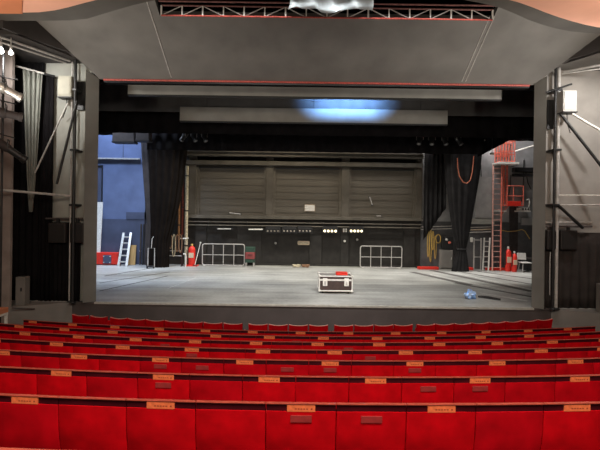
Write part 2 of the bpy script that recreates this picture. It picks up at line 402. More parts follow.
# ================================================================== SEATS
def seat_kind(name, plate, ghost, scallop, m):
    t = thing(name, None, 'seat', (0, 0, 0))
    W = 0.455 if scallop else 0.494; h = W/2
    b = MB()
    if not scallop:
        rear = [(0.002, 0.801), (0.012, 0.62), (0.06, 0.36), (0.09, 0.30)]
        front = [(0.15, 0.30), (0.14, 0.50), (0.10, 0.70), (0.06, 0.79), (0.042, 0.805), (0.015, 0.803)]
        sec = rear+front
        n = len(sec); xs = [-h, -h+0.006, -h*0.4, h*0.4, h-0.006, h]; vs, fs = [], []
        for j, x in enumerate(xs):
            e = 0.007 if j in (0, len(xs)-1) else (0.0 if j in (2, 3) else 0.002)
            for (y, z) in sec:
                vs.append((x, y+(e if y < 0.1 else -e), z))
        for j in range(len(xs)-1):
            for k in range(n): fs.append((j*n+k, j*n+(k+1) % n, (j+1)*n+(k+1) % n, (j+1)*n+k))
        fs += [tuple(range(n)), tuple((len(xs)-1)*n+k for k in range(n))]
        b.faces(vs, fs, True)
        b.build('backrest', m, t)
        MB().bx(-h, h, 0.010, 0.035, 0.785, 0.855, 0.003).build('top_rail', M['rail'], t)
        MB().bx(-h-0.001, h+0.001, -0.005, 0.022, 0.853, 0.862, 0.003).build('cap', M['cap'], t)
    else:
        top = lambda x: 0.862-0.030*(1-(abs(x)/h)**2.2)
        n = 12; vs, fs, rim = [], [], []
        for k in range(n+1):
            x = -h+W*k/n; zt = top(x)
            vs += [(x, 0.0, zt), (x, 0.09, 0.30), (x, 0.15, 0.30), (x, 0.075, zt)]; rim.append((x, 0.02, zt+0.004))
        for k in range(n):
            a = 4*k; c = a+4
            for q in range(4): fs.append((a+q, a+(q+1) % 4, c+(q+1) % 4, c+q))
        fs += [(0, 1, 2, 3), (4*n, 4*n+1, 4*n+2, 4*n+3)]
        b.faces(vs, fs, True); b.build('backrest', m, t)
        MB().tube(rim, 0.011, 8).build('cap', M['rim'], t)
    MB().box((0, 0.205, 0.53), (W*0.9, 0.10, 0.40), 0.03, Matrix.Rotation(R(8), 3, 'X')).build('seat_cushion', M['velvet'], t)
    for sx in (-1, 1):
        MB().bx(sx*(0.215)-0.014, sx*(0.215)+0.014, 0.10, 0.46, 0.575, 0.61, 0.01).build('armrest', M['cap'], t)
        MB().bx(sx*(0.215)-0.011, sx*(0.215)+0.011, 0.13, 0.40, 0.0, 0.58, 0.004).build('leg', M['frame_dark'], t)
    if plate:
        p = MB().bx(-0.100, 0.100, 0.000, 0.012, 0.800, 0.848, 0.002).build('number_plate', M['plate'], t)
        ink = MB()
        for k in range(5): ink.bx(-0.045+0.02*k, -0.031+0.02*k, -0.0005, 0.002, 0.817, 0.825)
        ink.bx(0.068, 0.080, -0.0005, 0.002, 0.815, 0.827)
        ink.build('lettering', M['plate_ink'], p)
    if ghost:
        g = MB().bx(-0.075, 0.075, -0.003, 0.012, 0.725, 0.775, 0.003).build('number_disc', M['ghost'], t)
        g['label'] = 'dull grey number plate on the velvet'
    return t
PROTO = {}
def proto(plate, ghost, scallop, nap):
    k = (plate, ghost, scallop, nap)
    if k not in PROTO:
        PROTO[k] = [seat_kind('theatre_seat', plate, ghost, scallop, M['velvet_nap'] if nap else M['velvet']), False]
    return PROTO[k]
def place_seat(x, D, zf, plate, ghost, scallop, label, group, RC=RC):
    p = proto(plate, ghost, scallop, random.random() < 0.4)
    ph = x/RC; loc = (RC*math.sin(ph), D+RC-RC*math.cos(ph), zf)
    if p[1]: o = dup(p[0], loc, ph)
    else: o = p[0]; p[1] = True; o.location = loc; o.rotation_euler = (0, 0, ph)
    o['label'] = label; o['group'] = group
ORD = ['', 'first', 'second', 'third', 'fourth', 'fifth', 'sixth', 'seventh', 'eighth', 'ninth', 'tenth', 'eleventh', 'twelfth', 'thirteenth',
       'fourteenth', 'fifteenth', 'sixteenth', 'seventeenth', 'eighteenth', 'nineteenth', 'twentieth', 'twenty-first', 'twenty-second',
       'twenty-third', 'twenty-fourth', 'twenty-fifth', 'twenty-sixth', 'twenty-seventh', 'twenty-eighth']
ROWNAME = {1: 'scalloped front row', 2: 'second row from stage', 3: 'third row from stage', 4: 'fourth row from stage',
           5: 'fifth row from stage', 6: 'third nearest row', 7: 'second nearest row', 8: 'nearest full row', 9: 'bottom edge row'}
def u2x(u, v, D, RC=RC):
    a = (u-300)+(v-225)*math.sin(TH); x = a*D/F
    for _ in range(4): x = a*(D+x*x/(2*RC))/F
    return x
PIT = 0.5
# seam (photo x), a plated seat (photo x), grey discs (photo x)
ROWINFO = {2: (336.7, 301, [322]), 3: (364, 377, [285]), 4: (302.5, 317, [168, 346]), 5: (317, 334, [362, 195, 370]), 6: (309, 331, [162, 206, 288, 330, 414]),
           7: (296, 270, [165, 428, 480]), 8: (266, 301, [301, 371]), 9: (266, 301, [])}
for (n, D, zt) in ROWS:
    zf = zt-SEAT_H; D = D-0.03; vrow = HOR+(CZ-zt)*F/D
    grp = 'red theatre seats in the '+ROWNAME[n]
    if n == 1:
        sp = []
        for (a, b, c) in ((68, 106, 2), (108, 243, 7), (248, 329, 4), (334, 414, 4), (417.5, 557, 8)):
            xa, xb = u2x(a, 322, D, 23), u2x(b, 322, D, 23)
            for k in range(c): sp.append((xa+(xb-xa)*(k+0.5)/c, False, False))
    else:
        su, pu, gs = ROWINFO[n]
        x0 = u2x(su, vrow, D)+PIT/2
        ul, ur = 3, 597
        k0 = math.ceil((u2x(ul, vrow, D)-PIT/2-x0)/PIT); k1 = math.floor((u2x(ur, vrow, D)+PIT/2-x0)/PIT)
        if n == 2: k0 = math.ceil((u2x(31, vrow, D)+PIT/2-x0)/PIT-0.8)
        kp = round((u2x(pu, vrow, D)-x0)/PIT)
        kg = {round((u2x(g, vrow, D)-x0)/PIT) for g in gs}
        sp = [(x0+k*PIT, (k-kp) % 2 == 0, k in kg) for k in range(k0, k1+1)]
        if n > 2: # the rows run on past the frame
            for k, sd in ((k0-1, 'first red seat beyond the left'), (k0-2, 'second red seat beyond the left'), (k1+1, 'first red seat beyond the right'), (k1+2, 'second red seat beyond the right')):
                place_seat(x0+k*PIT, D, zf, (k-kp) % 2 == 0, False, False, '%s edge of the photo in the %s' % (sd, ROWNAME[n]), grp)
    for i, (x, pl, gh) in enumerate(sp):
        look = 'red scalloped seat' if n == 1 else ('red seat with orange plate' if pl else 'plain red seat')
        if gh: look = 'red seat with orange plate and grey disc' if pl else 'red seat with only a grey disc'
        place_seat(x, D, zf, pl, gh, n == 1, '%s, %s from left in %s' % (look, ORD[i+1], ROWNAME[n]), grp, 23.0 if n == 1 else RC)

# ================================================================== HEAD OF THE PROSCENIUM: slot truss, plastic sheet
t = thing('lighting_truss', 'long red edged lattice truss hanging under the ceiling slot', 'truss', (0.6, 10.95, CZ+4.9))
yt, zb, ztp = 10.95, CZ+4.92, CZ+5.17
x0, x1 = -3.52, 4.72
for (z, y) in ((zb, yt), (ztp, yt), (ztp, yt-0.22)):
    MB().tube([(x0, y, z), (x1, y, z)], 0.022, 8).build('chord', M['redtrim'] if z == zb else M['trussgrey'], t)
N = 16
for k in range(N+1):
    x = lerp(x0, x1, k/N); a = MB().beam((x, yt, zb), (x, yt, ztp), 0.035 if k % 2 == 0 else 0.028)
    a.build('upright', M['white'], t)
for k in range(0, N, 2):
    xa, xb, xc = lerp(x0, x1, k/N), lerp(x0, x1, (k+1)/N), lerp(x0, x1, (k+2)/N)
    MB().tube([(xa, yt, ztp if k % 4 else zb), (xb, yt, zb if k % 4 else ztp)], 0.013, 6).build('brace', M['palepipe'], t)
    MB().tube([(xb, yt, ztp if k % 4 else zb), (xc, yt, zb if k % 4 else ztp)], 0.013, 6).build('brace', M['palepipe'], t)
for x in (x0+0.02, x1-0.02, 0.5):
    MB().tube([(x, yt-0.1, ztp), (x, yt-0.1, CZ+6.6)], 0.012, 6).build('hanger', M['blackmetal'], t)
# a crumpled sheet lying over the truss
sh = MB(); vs, fs = [], []
nx, nz = 26, 9
for j in range(nz+1):
    for i in range(nx+1):
        s = i/nx; q = j/nz
        x = lerp(-0.36, 1.66, s)+0.05*math.sin(q*7+i); zt_ = ztp-0.19+0.05*math.sin(s*9)+0.9*q+0.02*math.sin(s*21)*(1-q)
        y = yt-0.27-0.04*math.sin(s*25+q*5)-0.03*math.sin(s*11-q*9)-0.25*q
        vs.append((x, y, zt_))
for j in range(nz):
    for i in range(nx): fs.append((j*(nx+1)+i, j*(nx+1)+i+1, (j+1)*(nx+1)+i+1, (j+1)*(nx+1)+i))
sh.faces(vs, fs, True); o = sh.origin('plastic_sheet', M['sheet'], (0.65, yt-0.3, ztp))
sd = o.modifiers.new('thickness', 'SOLIDIFY'); sd.thickness = 0.006
tag(o, 'pale blue crumpled plastic sheet hanging over the ceiling truss', 'sheet')

# ================================================================== BORDERS AND HANGING LIGHTS OVER THE STAGE
def panel(name, u0, u1, vt, vb, D, th, m, label, cat, group=None):
    um = (u0+u1)/2; a = P(um, vt, D); b = P(um, vb, D)
    mb = MB().bx(xx(u0, vt, D), xx(u1, vt, D), D, D+th, b.z, a.z, 0.01)
    t = thing(name, label, cat, ((xx(u0, vt, D)+xx(u1, vt, D))/2, D, b.z), group)
    mb.build('panel', m, t)
    MB().bx(xx(u0, vt, D), xx(u1, vt, D), D-0.015, D+th+0.015, b.z-0.02, b.z+0.02).build('bottom_edge', M['blackmetal'], t)
    for k in (0.1, 0.5, 0.9):
        x = lerp(xx(u0, vt, D), xx(u1, vt, D), k)
        MB().tube([(x, D+th/2, a.z), (x, D+th/2, 9.58)], 0.012, 6).build('suspension_wire', M['blackmetal'], t)
    return t
panel('stage_border', 128, 502, 84.0, 97.5, 14.0, 0.10, M['strip'], 'upper grey hanging panel right under the red ceiling edge', 'panel', 'grey hanging panels')
panel('stage_border', 180, 448, 108.5, 123, 16.0, 0.10, M['strip'], 'lower shorter grey hanging panel catching the blue light', 'panel', 'grey hanging panels')
def cloth(name, x0, x1, zb, zt, D, m, label, folds=30, amp=0.05, prof=None):
    mb = MB(); vs, fs = [], []; n = folds*6
    for j in range(7):
        q = j/6
        for i in range(n+1):
            s = i/n; x = lerp(x0, x1, s); zb_ = prof(x) if prof else zb
            vs.append((x, D+amp*math.sin(s*folds*2*math.pi)*(1-0.5*q)+0.3*amp*math.sin(s*37+q*2), lerp(zb_, zt, q)))
    for j in range(6):
        for i in range(n): fs.append((j*(n+1)+i, j*(n+1)+i+1, (j+1)*(n+1)+i+1, (j+1)*(n+1)+i))
    mb.faces(vs, fs, True); o = mb.origin(name, m, ((x0+x1)/2, D, zb))
    sd = o.modifiers.new('thickness', 'SOLIDIFY'); sd.thickness = 0.012
    return tag(o, label, 'curtain')
B = M['black']
cloth('border_curtain', -7.6, 8.7, zz(114, 320, 16.2), 9.5, 16.2, M['greyblack'], 'black border curtain between the two grey hanging panels', 30, 0.015)
cloth('border_curtain', -9.5, 9.5, zz(135.5, 320, 16.7), 9.5, 16.7, B, 'black border curtain directly under the lower grey panel', 34, 0.04)
cloth('border_curtain', xx(147, 150, 18.4), xx(484, 150, 18.4), zz(152, 315, 18.4), 9.5, 18.4, B, 'low black border curtain in front of the back wall shutters', 30, 0.05)
cloth('border_curtain', -12.0, 12.0, zz(138, 315, 20.5), 9.5, 20.5, B, 'wide black cloth added for the dark above both wings', 36, 0.05)  # black cloth added where the wing walls fade out unlit
# raking right-hand border
o = cloth('border_curtain', xx(478, 150, 19.4), xx(533, 150, 19.4), 0, 9.5, 19.4, B, 'black border at right with bottom edge rising over red cage', 8, 0.04,
      prof=lambda x: lerp(zz(157, 480, 19.4), zz(128, 533, 19.4), (x-xx(478, 150, 19.4))/(xx(533, 150, 19.4)-xx(478, 150, 19.4))))
# hanging boxes at the left
for (u0, u1, v0, v1, D, lab) in ((112.5, 134, 128, 142, 17.75, 'wide dark brown box hanging at left under the borders'), (136, 149, 126, 140.5, 17.75, 'narrow dark brown box hanging beside the wide one')):
    a, b = P(u0, v0, D), P(u1, v1, D); t = thing('hanging_box', lab, 'box', ((a.x+b.x)/2, D, b.z))
    MB().bx(a.x, b.x, D, D+0.4, b.z, a.z, 0.02).build('body', M['brown'], t)
    MB().bx(a.x-0.02, b.x+0.02, D-0.02, D+0.42, b.z-0.03, b.z+0.03).build('bottom_frame', M['blackmetal'], t)
    for x in (a.x+0.08, b.x-0.08): MB().tube([(x, D+0.2, a.z), (x, D+0.2, 9.59)], 0.014, 6).build('suspension_wire', M['blackmetal'], t)
# pipe batten and lanterns
zp = zz(129, 315, 17.6)
t = thing('lighting_bar', 'long black lighting bar below the borders', 'bar', (0.5, 17.6, zp))
MB().tube([(-5.95, 17.6, zp), (7.0, 17.6, zp)], 0.03, 10).build('tube', M['blackmetal'], t)
for x in (-5, -1.5, 2, 5.5): MB().tube([(x, 17.6, zp), (x, 17.6, 9.59)], 0.01, 6).build('suspension_wire', M['blackmetal'], t)
def lantern(c, aim, label, L=0.5, r=0.12, group='lanterns hanging over the stage', body=None, clampz=None):
    c = Vector(c); d = Vector(aim).normalized(); bm_ = body or M['blackmetal']
    t = thing('stage_lantern', label, 'lamp', c, group)
    MB().lathe([(0.0, -L*0.5), (r*0.75, -L*0.5), (r*0.95, -L*0.42), (r, -L*0.1), (r*0.8, L*0.02), (r*0.72, L*0.38), (r*0.8, L*0.44), (r*0.8, L*0.5), (r*0.62, L*0.5), (r*0.6, L*0.46)], c, 18, d).build('body', bm_, t)
    MB().lathe([(0.0, 0.0), (r*0.6, 0.0), (r*0.45, 0.03), (0.0, 0.04)], c+d*L*0.455, 16, d).build('lens', M['lensdark'], t)
    s = d.cross(Vector((0, 0, 1))).normalized()*(r+0.03); up = Vector((0, 0, 0.26))
    y = MB().tube([c+s, c+s+up, c-s+up, c-s], 0.012, 6).build('yoke', M['palepipe'], t)
    MB().tube([c+up, c+up+Vector((0, 0, 0.16))], 0.02, 8).build('clamp', M['blackmetal'], t)
    return t
for i, (u, ax) in enumerate(((184, -0.4), (194, 0.35), (204.5, 0.35))):
    p = P(u, 137, 17.6); lantern((p.x, 17.6, zp-0.38), (ax, -0.3, -0.8), ['leftmost', 'middle', 'rightmost'][i]+' of three black lanterns hanging at upper left of stage', 0.42, 0.11)
for i, (u, v) in enumerate(((420, 141), (432, 140), (445, 139), (459, 140))):
    p = P(u, v, 17.6); lantern((p.x, 17.6, zp-0.38), (-0.3+0.2*i, -0.4, -0.8), ORD[i+1]+' black lantern from left in the row hanging at upper right', 0.42, 0.11)

# ================================================================== BLACK LEGS (tied curtains)
def fluted(name, cx, D, rows, m, label, flutes=13, squash=0.45):
    """rows: (z, centre x, half width)"""
    mb = MB(); n = flutes*8; vs, fs = [], []
    for (z, c, hw) in rows:
        for k in range(n):
            t = 2*math.pi*k/n; w = 1+0.09*math.sin(flutes*t)+0.04*math.sin(5*t+1)
            vs.append((c+hw*w*math.cos(t), D+hw*squash*w*math.sin(t), z))
    for i in range(len(rows)-1):
        for k in range(n): fs.append((i*n+k, i*n+(k+1) % n, (i+1)*n+(k+1) % n, (i+1)*n+k))
    fs += [tuple(range(n)), tuple((len(rows)-1)*n+k for k in range(n))]
    mb.faces(vs, fs, True); o = mb.origin(name, m, (cx, D, rows[0][0])); return tag(o, label, 'curtain')
DC = 21.4
def rowsfrom(data, D):
    out = []
    for (v, u0, u1) in data:
        um = (u0+u1)/2; out.append((P(um, v, D).z, P(um, v, D).x, (xx(u1, v, D)-xx(u0, v, D))/2))
    out[0] = (0.0, out[0][1], out[0][2]); res = []
    for a, b in zip(out, out[1:]):
        for k in range(4): res.append(tuple(lerp(a[i], b[i], k/4) for i in range(3)))
    return res+[out[-1]]
rc = fluted('leg_curtain', P(460, 270, DC).x, DC, rowsfrom([(270.5, 452, 468.5), (262, 454, 467.5), (253, 457, 466.5), (249, 458.3, 465.8), (244, 456.5, 467), (230, 453, 469.5), (205, 449.5, 473.5), (175, 446.5, 478.5), (148, 445, 481), (120, 444, 482)], DC), M['blacklit'],
       'tall black curtain tied at its neck at right of stage')
pz = P(462, 249, DC)
MB().tube([(pz.x+0.24*math.cos(a*0.5236), DC+0.13*math.sin(a*0.5236), pz.z) for a in range(12)], 0.03, 8, closed=True).build('tie_band', M['blackmetal'], rc)
fluted('leg_curtain', P(160, 266, DC).x, DC, rowsfrom([(267, 149, 168), (258, 149.5, 168.5), (240, 151, 169), (225, 151.5, 173), (205, 151, 178), (180, 150.5, 182), (158, 150, 184.5), (140, 149, 186), (120, 149, 186)], DC), M['legblack'],
       'broad black curtain gathered towards its foot at left of stage', 15)
fluted('leg_curtain', P(150, 150, DC+0.6).x, DC+0.6, rowsfrom([(266.5, 146, 152), (240, 146.5, 153.5), (225, 147, 154), (205, 145.5, 153), (180, 143.5, 152), (150, 141.5, 151), (120, 141, 151)], DC+0.6), M['brown'],
       'slim dark brown curtain along the left edge of the broad one', 5, 0.8)
cloth('leg_curtain', xx(424, 215, 22.0), xx(446, 215, 22.0), 0, zz(150, 430, 22.0), 22.0, M['blacklit'], 'flat dark grey cloth hanging between shutters and tied curtain', 5, 0.05,
      prof=lambda x: lerp(zz(240, 430, 22), zz(208, 446, 22), (x-xx(424, 215, 22))/(xx(446, 215, 22)-xx(424, 215, 22))))
# orange cable loop on the right curtain
pts = [P(457.5, 158, 20.97), P(458, 168, 20.97), P(459.5, 176, 20.97), P(463, 182, 20.97), P(467, 183.5, 20.97), P(470.5, 180, 20.97), P(472.5, 172, 20.97), P(473.5, 163, 20.97), P(474, 156, 20.97)]
tag(MB().tube(pts, 0.026, 8).origin('cable_loop', M['orangecable'], pts[4]), 'orange cable hanging in a loop in front of tied curtain', 'cable')

# ================================================================== BACK WALL ITEMS
def vpipe(u, v0, v1, D, r, m, label, name='wall_pipe'):
    a, b = P(u, v0, D), P(u, v1, D); z0 = 0.0 if v1 > 258 else b.z
    t = thing(name, label, 'pipe', (a.x, D, z0))
    MB().tube([(a.x, D, z0), (a.x, D, a.z)], r, 12).build('tube', m, t)
    for k in (0.2, 0.55, 0.9):
        z = lerp(z0, a.z, k); MB().lathe([(r*1.25, -0.03), (r*1.25, 0.03)], (a.x, D, z), 12).build('bracket', M['blackmetal'], t)
    return t
vpipe(187.3, 166, 262, 22.3, 0.085, M['offwhite'], 'mottled cream standpipe at left end of the shutters')
vpipe(183.6, 160, 262, 22.4, 0.055, M['rust'], 'dark red pipe just left of the cream standpipe')
vpipe(180.0, 165, 240, 22.4, 0.06, M['copper'], 'brown copper pipe left of the dark red pipe')
# horizontal pipes along the wall
for i, (v, r, lab, m) in enumerate(((223, 0.03, 'upper thin pipe running below the shutter ledge', M['backwall']), (226.3, 0.035, 'lower thin pipe running below the shutter ledge', M['palepipe']))):
    z = zz(v); x0_, x1_ = xx(190), xx(420)
    t = thing('conduit', lab, 'pipe', (0, DB-0.3, z))
    MB().tube([(x0_, DB-0.3, z), (x1_, DB-0.3, z)], r, 8).build('tube', M['backwall'], t)
    for k in range(6):
        x = lerp(x0_, x1_, (k+0.5)/6); MB().bx(x-0.03, x+0.03, DB-0.32, DB-0.05, z-0.05, z+0.05).build('bracket', M['blackmetal'], t)
for (u0, u1, v, lab) in ((200, 206.5, 228.5, 'short dark bar'), (217, 232, 229, None), (248, 263.5, 229.5, None)):
    if lab: continue
    a, b = P(u0, v, 22.35), P(u1, v, 22.35); t = thing('tube_light', 'pale tube fitting above the '+('left railing' if u0 < 230 else 'green and red cabinet'), 'lamp', ((a.x+b.x)/2, 22.35, a.z))
    MB().tube([a, b], 0.035, 10).build('tube', M['white'] if u0 > 230 else M['palepipe'], t)
    MB().bx(a.x, b.x, 22.37, 22.7, a.z+0.02, a.z+0.06).build('backplate', M['backwall'], t)
    for p in (a, b): MB().box((p.x, 22.36, p.z), (0.07, 0.09, 0.1), 0.01).build('end_cap', M['blackmetal'], t)
# lamp battens
for i, (u0, u1, on) in enumerate(((266, 280, 0), (282.5, 296, 0), (298, 312, 0), (323, 337.6, 1), (349.6, 363.5, 1))):
    D = 22.2; a, b = P(u0, 229, D), P(u1, 232, D); zc = P((u0+u1)/2, 231, D).z
    lab = ('unlit batten of four lamps, %s from left on back wall' % ORD[i+1]) if not on else ('batten of four glowing lamps, %s one below the shutters' % ('left' if i == 3 else 'right'))
    t = thing('lamp_batten', lab, 'lamp', ((a.x+b.x)/2, D, zc-0.1), 'lamp battens under the shutters')
    MB().bx(a.x-0.03, b.x+0.03, D+0.05, D+0.32, zc-0.12, zc+0.16, 0.015).build('housing', M['blackmetal'], t)
    for k in range(4):
        x = lerp(a.x, b.x, (k+0.5)/4)
        MB().lathe([(0.0, 0), (0.05, 0), (0.075, 0.06), (0.07, 0.06), (0.045, 0.01)], (x, D+0.05, zc), 14, (0, -1, 0)).build('reflector', M['palepipe'] if on else M['frame_dark'], t)
        MB().lathe([(0.0, 0), (0.055 if on else 0.045, 0.0), (0.04, 0.03), (0.0, 0.045)], (x, D+0.04, zc), 12, (0, -1, 0)).build('lens', M['lampwarm'] if on else M['lampoff'], t)
    MB().bx(a.x, b.x, D+0.1, D+0.2, zc+0.16, zc+0.24).build('hanging_rail', M['blackmetal'], t)
# cream bulkhead fitting, white sign, switch plates
a, b = P(297.8, 240.7, DB), P(309.6, 245, DB)
t = thing('bulkhead_light', 'cream oblong fitting low on the dark back wall', 'lamp', ((a.x+b.x)/2, DB-0.1, b.z))
MB().bx(a.x, b.x, DB-0.16, DB, b.z, a.z, 0.06).build('cover', M['cream'], t)
MB().bx(a.x+0.05, b.x-0.05, DB-0.185, DB-0.15, b.z+0.06, a.z-0.06, 0.01).build('diffuser', M['offwhite'], t)
MB().bx(a.x-0.02, b.x+0.02, DB-0.05, DB, b.z-0.02, a.z+0.02).build('backplate', M['blackmetal'], t)
a, b = P(305.2, 205, DB), P(314.6, 211, DB)
t = thing('wall_sign', 'small white notice on the middle shutter', 'sign', ((a.x+b.x)/2, DB-0.1, b.z))
MB().bx(a.x, b.x, DB-0.11, DB-0.09, b.z, a.z).build('sheet', M['white'], t)
MB().bx(a.x-0.02, b.x+0.02, DB-0.095, DB-0.05, b.z-0.02, a.z+0.02).build('backing_board', M['cream'], t)
a, b = P(343, 228.5, DB), P(346.8, 232, DB)
t = thing('switch_plate', 'pair of tiny white switch plates between lit battens', 'switch', ((a.x+b.x)/2, DB-0.1, b.z))
for x in (a.x+0.04, b.x-0.04): MB().bx(x-0.045, x+0.045, DB-0.12, DB-0.08, b.z, a.z, 0.01).build('plate', M['white'], t)
for (u, v, lab) in ((344.6, 241, 'tiny round white lamp below the switch plates'), (275.8, 243, 'tiny pale box on wall below the first batten'), (357, 239.5, 'tiny pale box on wall left of the right railing')):
    p = P(u, v, DB); t = thing('wall_fitting', lab, 'fitting', (p.x, DB-0.1, p.z-0.07))
    MB().lathe([(0.0, 0), (0.06, 0), (0.055, 0.04), (0.0, 0.06)], (p.x, DB-0.12, p.z), 12, (0, -1, 0)).build('cover', M['white'] if u > 344 and u < 345 else M['palepipe'], t)
    MB().bx(p.x-0.03, p.x+0.03, DB-0.13, DB, p.z-0.1, p.z-0.05).build('stem', M['blackmetal'], t)
# shutter handles
for (u, v, lab) in ((235, 213.5, 'pale handle bar at foot of the left shutter'), (371, 201, 'slanted handle on the right shutter'), (379, 216, 'small latch at foot of the right shutter')):
    p = P(u, v, DB-0.12); t = thing('shutter_handle', lab, 'handle', p)
    e = Vector((0.28, 0, -0.03)) if u < 300 else (Vector((0.07, 0, -0.2)) if u < 375 else Vector((0.1, 0, 0)))
    MB().tube([p-e+Vector((0, 0.06, 0)), p-e+Vector((0, -0.04, 0)), p+e+Vector((0, -0.04, 0)), p+e+Vector((0, 0.06, 0))], 0.028, 8).build('grip', M['palepipe'], t)
    for q in (p-e, p+e): MB().bx(q.x-0.045, q.x+0.045, DB-0.10, DB-0.04, q.z-0.045, q.z+0.045).build('mount', M['blackmetal'], t)
# railings
def railing(u0, u1, lab):
    D = 22.15; x0_, x1_ = xx(u0, 255, D), xx(u1, 255, D); H = 1.11; r = 0.026; c = 0.10
    t = thing('railing', lab, 'railing', ((x0_+x1_)/2, D, 0), 'two pale tubular railings along the back wall')
    pts = []
    for (cx, cz, a0) in ((x1_-c, H-c, 0), (x0_+c, H-c, 90), (x0_+c, 0.05+c, 180), (x1_-c, 0.05+c, 270)):
        for k in range(5): a = R(a0+90*k/4); pts.append((cx+c*math.cos(a), D, cz+c*math.sin(a)))
    MB().tube(pts, r, 10, closed=True).build('frame', M['palepipe'], t)
    for k in (1, 2, 3):
        x = lerp(x0_, x1_, k/4); MB().tube([(x, D, 0.05), (x, D, H)], r*0.75, 8).build('upright', M['palepipe'], t)
    MB().tube([(x0_, D, H*0.51), (x1_, D, H*0.51)], r*0.7, 8).build('mid_rail', M['palepipe'], t)
    for x in (x0_+0.12, x1_-0.12): MB().bx(x-0.04, x+0.04, D-0.22, D+0.22, 0, 0.035, 0.008).build('foot', M['palepipe'], t)
    return t
railing(202.5, 244.5, 'pale tubular stage railing beside the left fire extinguisher')
railing(360.5, 402, 'pale tubular stage railing under the right shutter')
# small cabinet
D = 22.2; a, b = xx(245.5, 255, D), xx(255, 255, D)
t = thing('tool_cabinet', 'dark green cabinet with dull red drawer beside left railing', 'cabinet', ((a+b)/2, D, 0))
MB().bx(a, b, D-0.1, D+0.3, 0.72, 0.98, 0.02).build('top', M['green'], t)
dr = MB().bx(a+0.01, b-0.01, D-0.12, D+0.3, 0.38, 0.72, 0.02).build('drawer', M['dullred'], t)
MB().tube([(a+0.14, D-0.14, 0.6), (b-0.14, D-0.14, 0.6)], 0.015, 8).build('handle', M['blackmetal'], dr)
MB().bx(a, b, D-0.1, D+0.3, 0.2, 0.38, 0.02).build('body', M['green'], t)
for x in (a+0.05, b-0.05):
    for y in (D-0.06, D+0.26): MB().bx(x-0.03, x+0.03, y-0.03, y+0.03, 0, 0.21).build('leg', M['palepipe'], t)
# tangle of cable and pale scraps at the wall foot
for (u, v, lab, m) in ((297, 264.5, 'small tangle of pale cable on floor at wall centre', M['offwhite']), (306, 263.5, 'brown loop of cable lying beside the pale tangle', M['brownrope'])):
    p = P(u, v, 22.1); pts = []
    for k in range(40): a_ = k*0.6; pts.append((p.x+0.22*math.cos(a_)*(0.6+0.4*math.sin(k*1.7)), 22.1+0.15*math.sin(a_), 0.03+0.05*(1+math.sin(k*0.9))))
    tag(MB().tube(pts, 0.022, 6).origin('cable_tangle', m, (p.x, 22.1, 0)), lab, 'cable')

# ================================================================== LEFT WING ITEMS
def extinguisher(x, y, h, r, lab, top):
    t = thing('fire_extinguisher', lab, 'extinguisher', (x, y, 0))
    MB().lathe([(0.0, 0.0), (r*0.95, 0.0), (r, 0.03), (r, h*0.68), (r*0.9, h*0.76), (r*0.5, h*0.83), (r*0.3, h*0.85), (r*0.3, h*0.88)], (x, y, 0), 18).build('body', M['red'], t)
    v = MB().lathe([(r*0.32, h*0.86), (r*0.36, h*0.9), (r*0.3, h*0.95), (0, h*0.96)], (x, y, 0), 12).build('valve', top, t)
    MB().beam((x, y, h*0.94), (x+r*1.1, y-0.03, h*1.0), 0.03, 0.02).build('lever', M['blackmetal'], v)
    MB().tube([(x-r*0.3, y, h*0.9), (x-r*1.0, y-0.05, h*0.86), (x-r*1.15, y-0.06, h*0.6), (x-r*1.1, y-0.06, h*0.25)], 0.018, 8).build('hose', M['blackmetal'], t)
    MB().bx(x-r*0.7, x+r*0.7, y-r*1.02, y-r*0.7, h*0.34, h*0.56).build('instruction_label', M['cream'], t)
    return t
p = P(191.5, 262, 22.1)
extinguisher(p.x+0.02, 22.1, 1.12, 0.17, 'red fire extinguisher at foot of the cream standpipe', M['yellowrope'])
tag(MB().bx(p.x-0.28, p.x+0.34, 21.85, 22.35, 0, 0.04, 0.01).origin('base_tray', M['red'], (p.x, 22.1, 0)), 'flat red tray beneath the left fire extinguisher', 'tray')
bpy.data.objects['fire_extinguisher'].location.z = 0.042
a, b = P(195.5, 264, 22.0), P(199.5, 243, 22.0)
t = thing('broom', 'thin pale pole leaning right of the left fire extinguisher', 'pole', (a.x, 21.95, 0))
MB().tube([(a.x, 21.9, 0.07), (b.x, 22.25, b.z)], 0.018, 8).build('handle', M['white'], t)
MB().lathe([(0.0, -0.04), (0.04, -0.03), (0.04, 0.03), (0.0, 0.04)], (b.x, 22.25, b.z), 10).build('knob', M['white'], t)
MB().bx(a.x-0.1, a.x+0.1, 21.86, 21.94, 0, 0.08, 0.01).build('head', M['brown'], t)
# bent white pipe by the standpipe
q = [P(180.5, 238.5, 22.0), P(187, 238.5, 22.0)]
tag(MB().tube([q[0], q[1], q[1]+Vector((0, 0.25, 0))], 0.03, 8).origin('pipe_bracket', M['white'], q[0]), 'short white bracket reaching left from the cream standpipe', 'bracket')
q = [P(183.5, 254, 21.8), P(185.5, 254, 21.8)]
tag(MB().tube([q[0], q[1], (q[1].x+0.02, 21.8, q[1].z-0.06), (q[1].x+0.02, 21.8, 0)], 0.035, 8).origin('bent_pipe', M['white'], (q[1].x, 21.8, 0)), 'white bent pipe standing left of the fire extinguisher', 'pipe')
